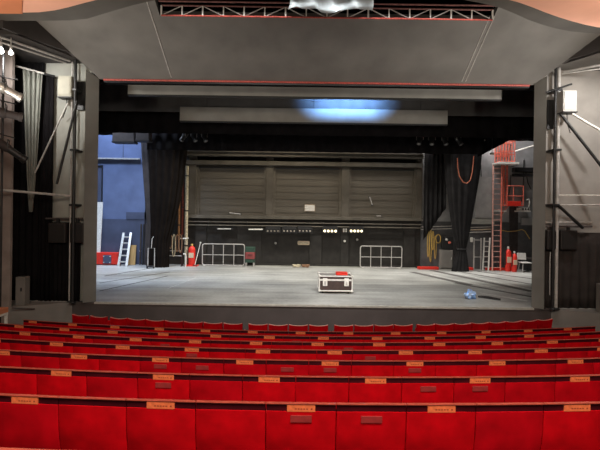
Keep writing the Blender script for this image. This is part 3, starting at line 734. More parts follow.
# rope rack
xa, xb = xx(166, 240, 22.0), xx(182.5, 240, 22.0)
t = thing('rope_rack', 'low dark rack of ropes right of the broad left curtain', 'rack', ((xa+xb)/2, 22.0, 0))
MB().tube([(xa, 22.0, 0), (xa, 22.0, 1.55), (xb, 22.0, 1.55), (xb, 22.0, 0)], 0.03, 8).build('frame', M['blackmetal'], t)
for z in (0.5, 0.75): MB().tube([(xa, 22.0, z), (xb, 22.0, z)], 0.02, 8).build('cross_bar', M['palepipe'], t)
for x in (xa, xb): MB().bx(x-0.03, x+0.03, 21.8, 22.2, 0, 0.04).build('foot', M['blackmetal'], t)
for k in range(5):
    x = lerp(xa, xb, (k+0.5)/5); L = [0.95, 0.7, 1.1, 0.85, 0.9][k]; pts = []
    for j in range(16):
        s = 2*math.pi*j/16; pts.append((x+0.075*math.sin(s), 21.96+0.01*math.sin(3*s), 1.57-L/2+L/2*math.cos(s)))
    tag(MB().tube(pts, 0.024, 6, closed=True).origin('rope_coil', M['brownrope'] if k != 2 else M['offwhite'], (x, 21.96, 1.57-L)), ['leftmost long', 'second and shortest', 'middle and palest', 'fourth', 'rightmost'][k]+' hanging coil on the low rope rack', 'rope', 'ropes on the low rack')
# grey chair-like frame left of curtain
xa, xb = xx(148.5, 255, 21.0), xx(155, 255, 21.0)
t = thing('folding_trolley', 'upright grey tube trolley in front of broad left curtain', 'trolley', ((xa+xb)/2, 21.0, 0))
MB().tube([(xa, 20.95, 0.05), (xa, 20.95, 0.95), (xb, 20.95, 0.95), (xb, 20.95, 0.05)], 0.022, 8).build('frame', M['palepipe'], t)
MB().bx(xa, xb, 20.7, 20.97, 0.08, 0.12, 0.01).build('shelf', M['blackmetal'], t)
MB().tube([((xa+xb)/2, 20.95, 0.95), ((xa+xb)/2+0.03, 20.95, 1.4), ((xa+xb)/2+0.1, 20.95, 1.5)], 0.02, 8).build('handle', M['palepipe'], t)
for x in (xa, xb): MB().lathe([(0.05, -0.02), (0.05, 0.02)], (x, 20.86, 0.05), 12, (1, 0, 0)).build('wheel', M['blackmetal'], t)
# ladders
def ladder(pb0, pb1, pt0, pt1, n, w, d, m, m2, lab, rung=0.02):
    c = (Vector(pb0)+Vector(pb1))/2; t = thing('ladder', lab, 'ladder', c)
    MB().beam(pb0, pt0, w, d, 0.005).build('stile', m, t); MB().beam(pb1, pt1, w, d, 0.005).build('stile', m2, t)
    for k in range(n):
        q = (k+0.7)/(n+0.4); MB().tube([Vector(pb0).lerp(Vector(pt0), q), Vector(pb1).lerp(Vector(pt1), q)], rung, 8).build('rung', m, t)
    return t
z_ = P(125, 233, 22.1).z
ladder((xx(118.5, 265, 21.5), 21.5, 0), (xx(126.5, 265, 21.5), 21.5, 0), (xx(123.8, 234, 22.3), 22.3, z_), (xx(131, 234, 22.3), 22.3, z_), 5, 0.11, 0.05, M['alu'], M['alu'], 'silver ladder leaning against blue wall left of plywood', 0.035)
a, b = P(128.5, 245, 22.2), P(136, 264, 22.2)
tag(MB().box(((a.x+b.x)/2, 22.18, a.z/2), (b.x-a.x, 0.05, a.z), 0.005, Matrix.Rotation(R(-8), 3, 'X')).origin('plywood_board', M['ply'], ((a.x+b.x)/2, 22.1, 0)), 'yellowish plywood board leaning behind the silver ladder', 'board')
# red crates with grey hub
D = 21.9; xa, xb = xx(95, 258, D), xx(118, 258, D)
t = thing('red_ramp_block', 'low red block with grey square in its middle by wing wall', 'block', ((xa+xb)/2, D, 0))
MB().bx(xa, xb, D, D+0.4, 0.03, 0.62, 0.03).build('body', M['red'], t)
xm = xx(107.5, 258, D)
MB().bx(xm-0.2, xm+0.2, D-0.05, D+0.02, 0.08, 0.5, 0.02).build('centre_plate', M['bluedark'], t)
for x in (xm-0.16, xm+0.16):
    for z in (0.14, 0.44): MB().lathe([(0.03, 0), (0.03, 0.03)], (x, D-0.05, z), 10, (0, -1, 0)).build('bolt', M['palepipe'], t)
for x in (xa+0.15, xb-0.15): MB().bx(x-0.08, x+0.08, D+0.05, D+0.35, 0, 0.04).build('foot', M['blackmetal'], t)
# white board at far left, slats
a, b = P(98, 202, 22.2), P(103, 202, 22.2)
tag(MB().prism([(a.x-0.6, 22.0, 0.625), (xx(99.5, 240, 21.9), 22.0, 0.625), (b.x, 22.2, a.z), (a.x-0.6, 22.2, a.z)], (0, 0.04, 0)).origin('white_board', M['white'], (a.x, 22, 0.625)), 'narrow white board leaning beside left column on the red block', 'board')
for i, u in enumerate((141, 143.8, 146.3)):
    a = P(u, 224, 22.25)
    tag(MB().box((a.x, 22.25, a.z/2), (0.07, 0.05, a.z), 0.005, Matrix.Rotation(R(-3), 3, 'X')).origin('timber_slat', M['brown'] if i != 1 else M['blackmetal'], (a.x, 22.25, 0)), ['leftmost', 'middle', 'rightmost'][i]+' of three dark upright slats beside the brown curtain', 'slat', 'dark upright slats')
p = P(140.3, 251, 22.3)
tag(MB().box((p.x, DB-0.38, p.z), (0.09, 0.06, 0.09), 0.02).origin('wall_socket', M['white'], (p.x, DB-0.38, p.z)), 'tiny white socket on the dark blue wall by slats', 'socket')

# ================================================================== RIGHT WING ITEMS
zt_ = P(496, 164.5, 22.0).z
ladder((xx(492.5, 268, 21.7), 21.7, 0), (xx(500.5, 268, 21.7), 21.7, 0), (xx(493.3, 165, 22.1), 22.1, zt_), (xx(502, 165, 22.1), 22.1, zt_), 20, 0.065, 0.06, M['palepink'], M['pinkred'], 'tall faded red ladder fixed in the right wing', 0.014)
# second short ladder flight behind
a, b = P(497, 205, 22.3), P(507.5, 168, 22.3)
t = thing('ladder', 'short faded red upper ladder between cage and balcony', 'ladder', (a.x, 22.3, a.z))
for x in (xx(503.8, 180, 22.3), xx(507, 180, 22.3)): MB().beam((x, 22.3, P(505, 206, 22.3).z), (x, 22.3, P(505, 165, 22.3).z), 0.08, 0.06).build('stile', M['pinkred'], t)
for k in range(10):
    z = lerp(P(505, 205, 22.3).z, P(505, 167, 22.3).z, k/9); MB().tube([(xx(503.8, 180, 22.3), 22.3, z), (xx(507, 180, 22.3), 22.3, z)], 0.018, 6).build('rung', M['pinkred'], t)
# cage
D = 21.9; xa, xb = xx(500.5, 155, D), xx(515, 155, D); z0, z1 = P(508, 161.5, D).z, P(508, 141, D).z
t = thing('guard_cage', 'orange red barred cage at top of the ladders', 'cage', ((xa+xb)/2, D, z0))
for y in (D, D+0.6):
    for k in range(6): x = lerp(xa, xb, k/5); MB().beam((x, y, z0), (x, y, z1), 0.035).build('bar', M['pinkred'], t)
    for z in (z0, z0+0.35, (z0+z1)/2, z1): MB().beam((xa, y, z), (xb, y, z), 0.05).build('rail', M['pinkred'], t)
for x in (xa, xb):
    for z in (z0, z1): MB().beam((x, D, z), (x, D+0.6, z), 0.05).build('rail', M['pinkred'], t)
MB().bx(xa-0.12, xb+0.18, D-0.1, D+0.75, z0-0.14, z0-0.03, 0.01).build('floor_plate', M['white'], t)
# balcony
D = 21.8; xa, xb = xx(507.5, 195, D), xx(523.5, 195, D); z0, z1 = P(515, 206, D).z, P(515, 186, D).z
t = thing('service_balcony', 'small red railed balcony right of the red ladder', 'balcony', ((xa+xb)/2, D, z0))
MB().bx(xa, xb, D, D+0.8, z0, z0+0.06).build('floor_plate', M['pinkred'], t)
MB().bx(xa, xb-0.12, D-0.03, D+0.02, z0, z0+0.24, 0.01).build('toe_board', M['red'], t)
for x in (xa, xa+0.3, xb): MB().tube([(x, D, z0), (x, D, z1)], 0.02, 8).build('post', M['pinkred'], t)
for z in (z1, (z0+z1)/2): MB().tube([(xa, D, z), (xb, D, z)], 0.022, 8).build('rail', M['pinkred'], t)
for x in (xa+0.05,): MB().tube([(x, D, z0), (x, 22.5, z0-0.4)], 0.02, 8).build('bracket', M['pinkred'], t)
# landing plate
a, b = P(498, 211, 22.0), P(507, 211, 22.0)
t = thing('wall_shelf', 'thin white shelf beside the red ladder under the balcony', 'shelf', ((a.x+b.x)/2, 22.2, a.z))
MB().bx(a.x, b.x, 22.0, 22.55, a.z-0.03, a.z+0.03).build('plate', M['white'], t)
MB().beam((b.x-0.05, 22.1, a.z), (b.x-0.05, 22.54, a.z-0.35), 0.03).build('bracket', M['palepipe'], t)
a, b = P(519, 207.5, 22.0), P(531, 212, 22.0)
t = thing('dimmer_unit', 'small white unit on the grey wall right of balcony', 'unit', ((a.x+b.x)/2, 22.2, b.z))
MB().bx(a.x, b.x, 22.0, 22.56, b.z, b.z+0.07, 0.01).build('shelf', M['white'], t)
MB().bx(a.x+0.1, b.x-0.02, 22.05, 22.5, b.z+0.08, a.z, 0.02).build('body', M['chairwhite'], t)
for k in range(3): x = a.x+0.2+0.13*k; MB().bx(x, x+0.06, 22.03, 22.06, b.z+0.1, a.z-0.03).build('button', M['blackmetal'], t)
p = P(529.3, 200, 22.3)
tag(MB().tube([(p.x-0.1, 22.4, p.z), (p.x+0.02, 22.35, p.z+0.05), (p.x+0.05, 22.35, p.z-0.1), (p.x+0.04, 22.4, p.z-0.35)], 0.03, 8).origin('wall_hook', M['white'], p), 'small white hook above the white wall unit', 'hook')
# white pipe top right
a, b = P(515.5, 151.3, 21.6), P(534, 145.5, 20.6)
tag(MB().tube([a, b], 0.035, 8).origin('handrail', M['white'], a), 'white slanting handrail right of the red cage', 'rail')
# dark cables on the grey wall
for i, pl in enumerate(([(481, 165), (481.5, 185), (480, 195), (484, 202), (492, 199)], [(524, 160), (523.5, 185), (522, 200), (519, 206)], [(526, 172), (528, 183), (531, 189)], [(511, 175), (510, 190), (508, 197)])):
    pts = [P(u, v, 22.53) for u, v in pl]
    tag(MB().tube(pts, 0.022, 6).origin('wall_cable', M['blackmetal'], pts[-1]), ['black cable looping down the grey wall behind tied curtain', 'black cable dropping past the balcony', 'short black cable near right column', 'black cable dropping left of balcony'][i], 'cable')
# yellow swag
pts = [P(u, v, 22.47) for u, v in ((500, 230), (508, 231.5), (516, 231), (522, 229.5), (525, 231), (530, 239))]
tag(MB().tube(pts, 0.022, 6).origin('yellow_cable', M['yellowrope'], pts[2]), 'yellow cable sagging along the wall above right extinguisher', 'cable')
for i, v in enumerate((227.5, 230, 232.5)):
    a, b = P(470, v, 22.45), P(491, v-0.8, 22.45)
    tag(MB().tube([a, b], 0.028, 8).origin('wall_conduit', [M['palepipe'], M['cream'], M['palepipe']][i], a), ['topmost', 'middle tan', 'lowest'][i]+' of three pale conduits right of tied curtain', 'pipe', 'pale conduits')
for i, v in enumerate((226, 228.5)):
    a, b = P(421, v+1, 22.45), P(452, v, 22.45)
    tag(MB().tube([a, b], 0.022, 8).origin('wall_conduit', M['palepipe'], a), ['upper', 'lower'][i]+' of two pale conduits above the yellow ropes', 'pipe', 'pale conduits')
# silver leaning ladder
zt_ = P(487, 238, 22.2).z
ladder((xx(483, 268, 21.8), 21.8, 0), (xx(488.5, 268, 21.8), 21.8, 0), (xx(484.5, 238, 22.35), 22.35, zt_), (xx(490, 238, 22.35), 22.35, zt_), 6, 0.07, 0.05, M['alu'], M['white'], 'silver ladder leaning left of the tall red ladder', 0.025)
# red kerbs
for (u0, u1, lab) in ((419.5, 440, 'red kerb below the yellow ropes'), (469, 475, 'short red kerb right of the tied curtain foot'), (489, 515, 'long red kerb at foot of the red ladder')):
    D = 21.75; a, b = xx(u0, 267, D), xx(u1, 267, D)
    tag(MB().bx(a, b, D+0.15, D+0.45, 0, 0.13, 0.02).origin('floor_kerb', M['red'], ((a+b)/2, D, 0)), lab, 'kerb', 'red kerbs on the stage floor')
# right extinguishers
p = P(509.5, 268, 21.6); q = P(514, 268, 21.5)
extinguisher(p.x-0.02, 21.7, 1.28, 0.14, 'taller red fire extinguisher with white head by red ladder', M['white'])
extinguisher(q.x+0.02, 21.5, 1.05, 0.125, 'shorter red fire extinguisher nearest the white chair', M['white'])
# chair
px = xx(525, 265, 21.5); t = thing('chair', 'pale shell chair with dark legs beside right extinguishers', 'chair', (px, 21.5, 0))
z_ = 0.46
MB().box((px, 21.5, z_), (0.46, 0.44, 0.05), 0.02).build('seat', M['chairwhite'], t)
MB().box((px-0.05, 21.74, z_+0.28), (0.44, 0.05, 0.34), 0.02, Matrix.Rotation(R(-10), 3, 'X')).build('backrest', M['chairwhite'], t)
for sx in (-1, 1):
    MB().tube([(px+sx*0.19, 21.7, z_), (px+sx*0.19, 21.76, z_+0.2)], 0.014, 8).build('back_support', M['blackmetal'], t)
    for sy in (-1, 1): MB().tube([(px+sx*0.18, 21.5+sy*0.17, z_), (px+sx*0.21, 21.5+sy*0.21, 0)], 0.016, 8).build('leg', M['palepipe'] if sx < 0 else M['blackmetal'], t)
D = 21.9; a = xx(527, 262, D)
t = thing('equipment_box', 'dark box behind the pale chair at the right column', 'box', (a+0.3, D+0.15, 0))
MB().bx(a, a+0.7, D, D+0.5, 0.04, 0.62, 0.02).build('body', M['blackmetal'], t)
MB().bx(a-0.01, a+0.71, D-0.01, D+0.51, 0.56, 0.64, 0.02).build('lid', M['brown'], t)
for x in (a+0.08, a+0.62): MB().bx(x-0.05, x+0.05, D+0.05, D+0.45, 0, 0.05).build('foot', M['blackmetal'], t)
# yellow ropes and coil
for i, (u, v0, v1) in enumerate(((428.6, 229, 257), (431, 229, 262), (433.2, 231, 250), (435.6, 236, 259))):
    a = P(u, v0, 22.475); b = P(u, v1, 22.475)
    pts = []
    for j in range(18):
        s = 2*math.pi*j/18; pts.append((a.x+0.045*math.sin(s), 22.475, (a.z+b.z)/2+(a.z-b.z)/2*math.cos(s)))
    tag(MB().tube(pts, 0.02, 6, closed=True).origin('yellow_rope', M['yellowrope'], (a.x, 22.475, b.z)), ORD[i+1]+' of four yellow ropes from left hanging by the shutters', 'rope', 'hanging yellow ropes')
p = P(440, 239, 22.2); pts = []
for j in range(60):
    s = j*0.42; pts.append((p.x+(0.12+0.012*math.sin(j))*math.cos(s), 22.43+0.001*j, p.z+(0.22+0.012*math.cos(j))*math.sin(s)))
tag(MB().tube(pts, 0.017, 6).origin('rope_coil', M['yellowrope'], (p.x, 22.2, p.z-0.2)), 'oval yellow rope coil hanging right of the yellow ropes', 'rope')
a, b = P(442, 237, 22.3), P(453, 249, 22.3)
t = thing('control_box', 'black control box with pale dials left of tied curtain', 'box', ((a.x+b.x)/2, 22.4, b.z))
MB().bx(a.x, b.x, 22.25, 22.51, b.z, a.z, 0.02).build('housing', M['blackmetal'], t)
for (u, v, m) in ((446.5, 239.5, M['chairwhite']), (449.3, 242.5, M['pinkred'])):
    p = P(u, v, 22.3); MB().lathe([(0, 0), (0.07, 0), (0.06, 0.04), (0, 0.05)], (p.x, 22.25, p.z), 12, (0, -1, 0)).build('dial', m, t)
a, b = P(441, 250, 22.2), P(453, 264, 22.2)
t = thing('floor_cabinet', 'grey floor cabinet left of the tied curtain foot', 'cabinet', ((a.x+b.x)/2, 22.3, 0))
MB().bx(a.x, b.x, 22.2, 22.5, 0.03, a.z, 0.02).build('body', M['lowwall'], t)
d_ = MB().bx(a.x+0.03, b.x-0.03, 22.17, 22.2, 0.08, a.z-0.05, 0.01).build('door', M['lowwall'], t)
MB().bx(b.x-0.1, b.x-0.07, 22.14, 22.18, a.z*0.5, a.z*0.5+0.12).build('handle', M['palepipe'], d_)
# blue metal frame between curtain and silver ladder
xa, xb = xx(474, 255, 22.2), xx(481, 255, 22.2)
t = thing('metal_frame', 'dull blue metal frame right of the tied curtain', 'frame', ((xa+xb)/2, 22.2, 0))
for x in (xa, xb): MB().beam((x, 22.2, 0), (x, 22.2, P(477, 238, 22.2).z), 0.05).build('post', M['palepipe'], t)
for v in (240, 257): MB().beam((xa, 22.2, P(477, v, 22.2).z), (xb, 22.2, P(477, v, 22.2).z), 0.04).build('cross_bar', M['palepipe'], t)
p = P(473.2, 240, 21.9)
t = thing('wall_lamp', 'small white lamp on a bracket right of tied curtain', 'lamp', p)
MB().box((p.x, 22.1, p.z), (0.13, 0.1, 0.24), 0.03).build('body', M['white'], t)
MB().bx(p.x-0.02, p.x+0.02, 22.12, 22.5, p.z-0.02, p.z+0.02).build('arm', M['blackmetal'], t)
# tiny work lights high right
for (u, v) in ((484, 140.3), (493, 154)):
    p = P(u, v, 19.2); t = thing('work_light', 'tiny bright work light '+('nearer the borders' if v < 150 else 'beside the red cage')+' at upper right', 'lamp', p)
    MB().box((p.x, 19.2, p.z), (0.13, 0.08, 0.05), 0.015).build('lens', M['lampoff'], t)
    MB().box((p.x, 19.27, p.z+0.02), (0.17, 0.1, 0.08), 0.015).build('housing', M['blackmetal'], t)
    MB().tube([(p.x, 19.28, p.z), (p.x, 19.28, 9.6)], 0.01, 6).build('cord', M['blackmetal'], t)

# ================================================================== ON THE STAGE FLOOR
# flight case
cx = P(335.5, 292, 14.93).x; y0, y1 = 14.80, 15.58; W = 1.10; zb, zt = 0.10, 0.585; zl = 0.46
t = thing('flight_case', 'dark brown flight case with aluminium edges at stage centre', 'case', (cx, (y0+y1)/2, 0))
MB().bx(cx-W/2, cx+W/2, y0, y1, zb, zl-0.01, 0.01).build('body', M['casebrown'], t)
lid = MB().bx(cx-W/2, cx+W/2, y0, y1, zl+0.01, zt, 0.01).build('lid', M['casebrown'], t)
MB().bx(cx-W/2+0.05, cx+W/2-0.05, y0+0.05, y1-0.05, zt-0.002, zt+0.006).build('top_panel', M['lowwall'], lid)
e = MB(); ew = 0.032
for z in (zb, zl-0.01):
    for y in (y0, y1): e.beam((cx-W/2, y, z), (cx+W/2, y, z), ew)
    for sx in (-1, 1): e.beam((cx+sx*W/2, y0, z), (cx+sx*W/2, y1, z), ew)
for sx in (-1, 1):
    for y in (y0, y1): e.beam((cx+sx*W/2, y, zb), (cx+sx*W/2, y, zl), ew)
e.build('edge_trim', M['casetrim'], t)
e = MB()
for z in (zl+0.012, zt):
    for y in (y0, y1): e.beam((cx-W/2, y, z), (cx+W/2, y, z), ew)
    for sx in (-1, 1): e.beam((cx+sx*W/2, y0, z), (cx+sx*W/2, y1, z), ew)
for sx in (-1, 1):
    for y in (y0, y1): e.beam((cx+sx*W/2, y, zl), (cx+sx*W/2, y, zt), ew)
e.build('edge_trim', M['casetrim'], lid)
for sx in (-1, 1):
    for y in (y0, y1):
        for z in (zb, zt): MB().lathe([(0.0, -0.045), (0.03, -0.04), (0.045, 0), (0.03, 0.04), (0, 0.045)], (cx+sx*W/2, y, z), 12).build('corner', M['casetrim'], t)
    lx = cx+sx*0.36
    la = MB().bx(lx-0.075, lx+0.075, y0-0.03, y0, zl-0.20, zl+0.06, 0.012).build('latch', M['casetrim'], t)
    MB().bx(lx-0.03, lx+0.03, y0-0.045, y0-0.025, zl-0.16, zl-0.04, 0.008).build('lever', M['palepipe'], la)
    for y in (y0+0.1, y1-0.1):
        w = MB().lathe([(0.0, -0.02), (0.042, -0.02), (0.048, 0), (0.042, 0.02), (0, 0.02)], (cx+sx*0.43, y, 0.048), 14, (1, 0, 0)).build('caster', M['blackmetal'], t)
        MB().bx(cx+sx*0.43-0.04, cx+sx*0.43+0.04, y-0.04, y+0.04, 0.07, 0.1).build('fork', M['palepipe'], w)
MB().bx(cx-W/2+0.06, cx+W/2-0.06, y0+0.02, y1-0.02, 0.06, 0.10).build('base_board', M['offwhite'], t)
rx = P(341.5, 274, 15.2).x
t = thing('red_box', 'flat bright red box lying on the flight case', 'box', (rx, 15.17, zt+0.006))
MB().bx(rx-0.19, rx+0.19, 15.02, 15.32, zt+0.007, zt+0.075, 0.008).build('base', M['red'], t)
MB().bx(rx-0.195, rx+0.195, 15.015, 15.325, zt+0.075, zt+0.10, 0.008).build('lid', M['red'], t)
# blue bag
c = P(470.5, 297, 14.2); bm0 = MB(); t_ = bmesh.new(); bmesh.ops.create_icosphere(t_, subdivisions=4, radius=1)
for v in t_.verts:
    q = v.co.copy(); k = 1+0.16*math.sin(q.x*6+q.z*4)+0.13*math.sin(q.y*9-q.x*5)+0.08*math.sin(q.z*13+q.y*7)
    v.co = Vector((c.x+q.x*0.17*k*(1-0.15*q.z), c.y+q.y*0.13*k, max(0.0, 0.125+q.z*0.13*k)))
bm0._merge(t_)
for f_ in bm0.bm.faces: f_.smooth = True
bg = bm0.origin('plastic_bag', M['bluebag'], (c.x, c.y, 0)); tag(bg, 'crumpled blue and white plastic bag on the right stage floor', 'bag')
MB().tube([(c.x-0.05, c.y, 0.24), (c.x-0.09, c.y, 0.31), (c.x+0.02, c.y+0.02, 0.30), (c.x+0.06, c.y, 0.24)], 0.014, 6).build('knot', M['bluebag'], bg)
a, b = P(478, 297, 14.0), P(500, 300.2, 14.0)
da = F*CZ/((297.6-2.5)-HOR); db = F*CZ/((300.3-2.8)-HOR)
pts = []
for k in range(14):
    s = k/13; pts.append((lerp(P(478, 297, da).x, P(500, 300, db).x, s), lerp(da, db, s)+0.05*math.sin(s*5), 0.035))
tag(MB().tube(pts, [0.03+0.02*math.sin(math.pi*k/13) for k in range(14)], 8).origin('black_hose', M['blackmetal'], (pts[6][0], pts[6][1], 0)), 'black hose lying on the floor right of the blue bag', 'hose')
# floor lines and cable covers
def G(u, v):
    b = -(u-300)*math.sin(TH)+(v-225)*math.cos(TH)+225; D = F*CZ/(b-HOR); p = P(u, v, D); return Vector((p.x, D, 0))
def strip(uv0, uv1, w, m, name, label, cat, h=0.004, group=None):
    a, b = G(*uv0), G(*uv1); d = (b-a).normalized(); s = Vector((-d.y, d.x, 0))*w/2
    return tag(MB().prism([a-s, a+s, b+s, b-s], (0, 0, h)).origin(name, m, (a+b)/2), label, cat, group)
g = 'pale tape lines on the stage'
strip((167, 289), (196, 277.5), 0.03, M['tape'], 'tape_line', 'thin pale tape line slanting on left stage floor', 'tape', group=g)
strip((200, 276), (268, 271), 0.02, M['tape'], 'tape_line', 'faint pale tape line in front of the left railing', 'tape', group=g)
strip((430, 274.5), (505, 290), 0.10, M['tape'], 'tape_line', 'pale tape line just right of the flight case', 'tape', group=g)
strip((455, 273), (532, 289.5), 0.12, M['tape'], 'tape_line', 'pale tape line slanting past the tied curtain foot', 'tape', group=g)
strip((480, 293), (528, 301), 0.10, M['tape'], 'tape_line', 'pale tape line nearest the blue bag', 'tape', group=g)
g = 'dark cable covers on the stage'
for i, (p0, p1, w) in enumerate((((432, 270.5), (532, 291.5), 0.30), ((455, 271), (533, 284.5), 0.14), ((412, 272), (470, 285), 0.30), ((478, 271.5), (533, 279), 0.16), ((455, 283), (533, 297), 0.18))):
    strip(p0, p1, w, M['darktape'], 'cable_cover', ['widest dark strip on right stage floor', 'thin dark strip behind the widest one', 'dark strip ending nearest the flight case', 'furthest dark strip near the pale chair', 'dark strip nearest the blue bag'][i], 'strip', 0.008, g)
for i, (p0, p1) in enumerate((((100, 283), (170, 272)), ((100, 291), (168, 276)), ((105, 276), (150, 268.5)))):
    strip(p0, p1, 0.06, M['darktape'], 'cable_cover', ['middle', 'nearest', 'furthest'][i]+' thin dark strip on left stage floor', 'strip', 0.008, g)

# ================================================================== LEFT HOUSE BAY
def hpipe(a, b, r, m, name, label, cat='pipe', n=10): return tag(MB().tube([a, b], r, n).origin(name, m, a), label, cat)
def pole(u0, v0, v1, D, r, m, label):
    a = P(u0, v0, D); t = thing('wall_pole', label, 'pole', (a.x, D, 0.0))
    MB().tube([(a.x, D, 0.0), (a.x, D, a.z)], r, 12).build('tube', m, t)
    MB().lathe([(r*2.2, 0), (r*2.2, 0.02), (r*1.3, 0.05)], (a.x, D, 0.0), 12).build('base_flange', M['blackmetal'], t)
    for v in (90, 150, 205):
        z = P(u0, v, D).z; MB().bx(a.x-r*1.5, a.x+r*1.5, D-r*1.5, 13.06, z-0.03, z+0.03, 0.008).build('clamp', M['blackmetal'], t)
    return t
pole(75.8, 60, 300, 12.70, 0.042, M['blackmetal'], 'thick black pole left of the left column')
pole(72.6, 62, 300, 12.82, 0.022, M['palepipe'], 'thin pale pole beside the black pole at left')
hpipe(P(68, 103, 12.7), P(35, 173, 12.5), 0.022, M['palepipe'], 'brace', 'thin pale diagonal brace on the left wall', 'brace')
hpipe(P(77, 101, 12.62), P(57, 184, 12.6), 0.034, M['blackmetal'], 'brace', 'black diagonal brace running down from left pole', 'brace')
hpipe(P(0, 37, 10.9), P(70, 61, 12.7), 0.028, M['palepipe'], 'ceiling_pipe', 'upper of two pale pipes under the left ceiling')
hpipe(P(0, 42, 10.9), P(66, 63, 12.8), 0.022, M['palepipe'], 'ceiling_pipe', 'lower of two pale pipes under the left ceiling')
hpipe(P(-10, 189, 11.4), P(70, 196, 12.75), 0.035, M['palepipe'], 'wall_bar', 'pale horizontal bar across the left bay', 'bar')
# dark window beside the column
a, b = P(77.5, 82, 13.0), P(85, 110, 13.0)
struct('window_4', MB().bx(a.x, b.x, 12.97, 13.06, b.z, a.z), M['blackmetal'])
struct('wall_boom_panel', MB().bx(-8.75, -7.93, 12.05, 12.15, -0.9, ZS), M['panelwarm'])
a, b = P(11, 60, 12.9), P(40, 300, 12.9)
cloth('wall_drape', a.x-0.2, b.x, 0.0, ZS-0.02, 12.98, M['black'], 'black drape added for the dark around the pale drape', 6, 0.03)  # added cloth darkens the bay behind and under the pale drape
# black wing of wall and lower drape
a, b = P(42.5, 76, 12.98), P(52.5, 300, 12.98)
cloth('wall_drape', a.x, b.x, 0.0, a.z, 12.92, M['black'], 'narrow black drape right of the pale drape', 3, 0.03)
a, b = P(52, 222, 12.95), P(80, 300, 12.95)
cloth('wall_drape', a.x, b.x, 0.0, a.z, 12.96, M['black'], 'wide black drape under the left wall rail', 7, 0.025)
p, q = P(46, 218.5, 12.85), P(83, 218.5, 12.85)
hpipe(p, q, 0.03, M['fascia'], 'wall_rail', 'dark rail above the black boxes at left', 'rail')
for (u0, u1, lab) in ((49, 66, 'left black box hanging under the left rail'), (70.5, 84, 'right black box hanging next to the left column')):
    a, b = P(u0, 223, 12.8), P(u1, 243, 12.8); t = thing('hanging_box', lab, 'box', ((a.x+b.x)/2, 12.8, b.z), 'black boxes under the wall rails')
    MB().bx(a.x, b.x, 12.76, 12.9, b.z, a.z, 0.03).build('body', M['boxdark'], t)
    MB().bx(a.x+0.04, b.x-0.04, 12.745, 12.77, b.z+0.04, a.z-0.04).build('grille', M['frame_dark'], t)
    MB().bx((a.x+b.x)/2-0.04, (a.x+b.x)/2+0.04, 12.8, 12.86, a.z, a.z+0.14).build('hanger', M['blackmetal'], t)
# pale drape on a rail
ra, rb = P(16, 66, 12.45), P(55, 76.5, 12.9)
t = thing('drape_rail', 'pale drape rail slanting under the left ceiling', 'rail', ra)
MB().tube([ra, lerp(ra, rb, 0.72)], 0.03, 8).build('tube', M['palepipe'], t)
MB().tube([lerp(ra, rb, 0.72), rb], 0.035, 8).build('end_section', M['blackmetal'], t)
MB().tube([rb-Vector((0.1, 0.1, 0)), rb+Vector((-0.05, 0.14, 0.0))], 0.02, 8).build('bracket', M['blackmetal'], t)
mb = MB(); vs, fs = [], []; n = 60
ca, cb = lerp(ra, rb, 0.18), lerp(ra, rb, 0.68); d = (cb-ca).normalized(); nn = Vector((d.y, -d.x, 0))
zlow = P(31, 212, 12.7).z  # raised hem and taper put the drape's dark lower part into its shape
for j in range(9):
    q = j/8; wd = lerp(0.16, 1.0, q**0.8); am = lerp(0.5, 1.0, q)
    for i in range(n+1):
        s = i/n; p = lerp(ca, cb, 0.5+(s-0.5)*wd)+nn*am*(0.045*math.sin(s*4*2*math.pi)+0.02*math.sin(s*17+q*4)); vs.append((p.x, p.y, lerp(zlow, p.z-0.03, q)))
for j in range(8):
    for i in range(n): fs.append((j*(n+1)+i, j*(n+1)+i+1, (j+1)*(n+1)+i+1, (j+1)*(n+1)+i))
mb.faces(vs, fs, True); o = mb.origin('wall_drape', M['drapegrey'], (ca.x, ca.y, zlow)); o.modifiers.new('thickness', 'SOLIDIFY').thickness = 0.012
tag(o, 'pale grey drape narrowing downwards on the left wall', 'curtain')
# speakers
def speaker(u0, u1, v0, v1, D, m, label, sgn):
    a, b = P(u0, v0, D), P(u1, v1, D); t = thing('loudspeaker', label, 'speaker', ((a.x+b.x)/2, D, b.z))
    MB().bx(a.x, b.x, D, D+0.28, b.z, a.z, 0.02).build('cabinet', m, t)
    MB().bx(a.x+0.03, b.x-0.03, D-0.015, D+0.01, b.z+0.04, a.z-0.04, 0.006).build('grille', m, t)
    MB().bx(a.x-0.02, b.x+0.02, D-0.02, D+0.3, b.z-0.03, b.z, 0.005).build('bottom_bracket', M['blackmetal'], t)
    k = MB().tube([((a.x+b.x)/2, D+0.14, b.z), ((a.x+b.x)/2-sgn*0.05, D+0.2, b.z-0.3), ((a.x+b.x)/2-sgn*0.2, D+0.3, b.z-0.55)], 0.012, 6); k.build('cable', M['blackmetal'], t)
    MB().bx((a.x+b.x)/2-0.04, (a.x+b.x)/2+0.04, D+0.27, 13.06, (a.z+b.z)/2-0.05, (a.z+b.z)/2+0.05).build('wall_mount', M['blackmetal'], t)
speaker(58.2, 71.2, 75.5, 96.5, 12.6, M['beige'], 'beige loudspeaker beside the left pole', 1)
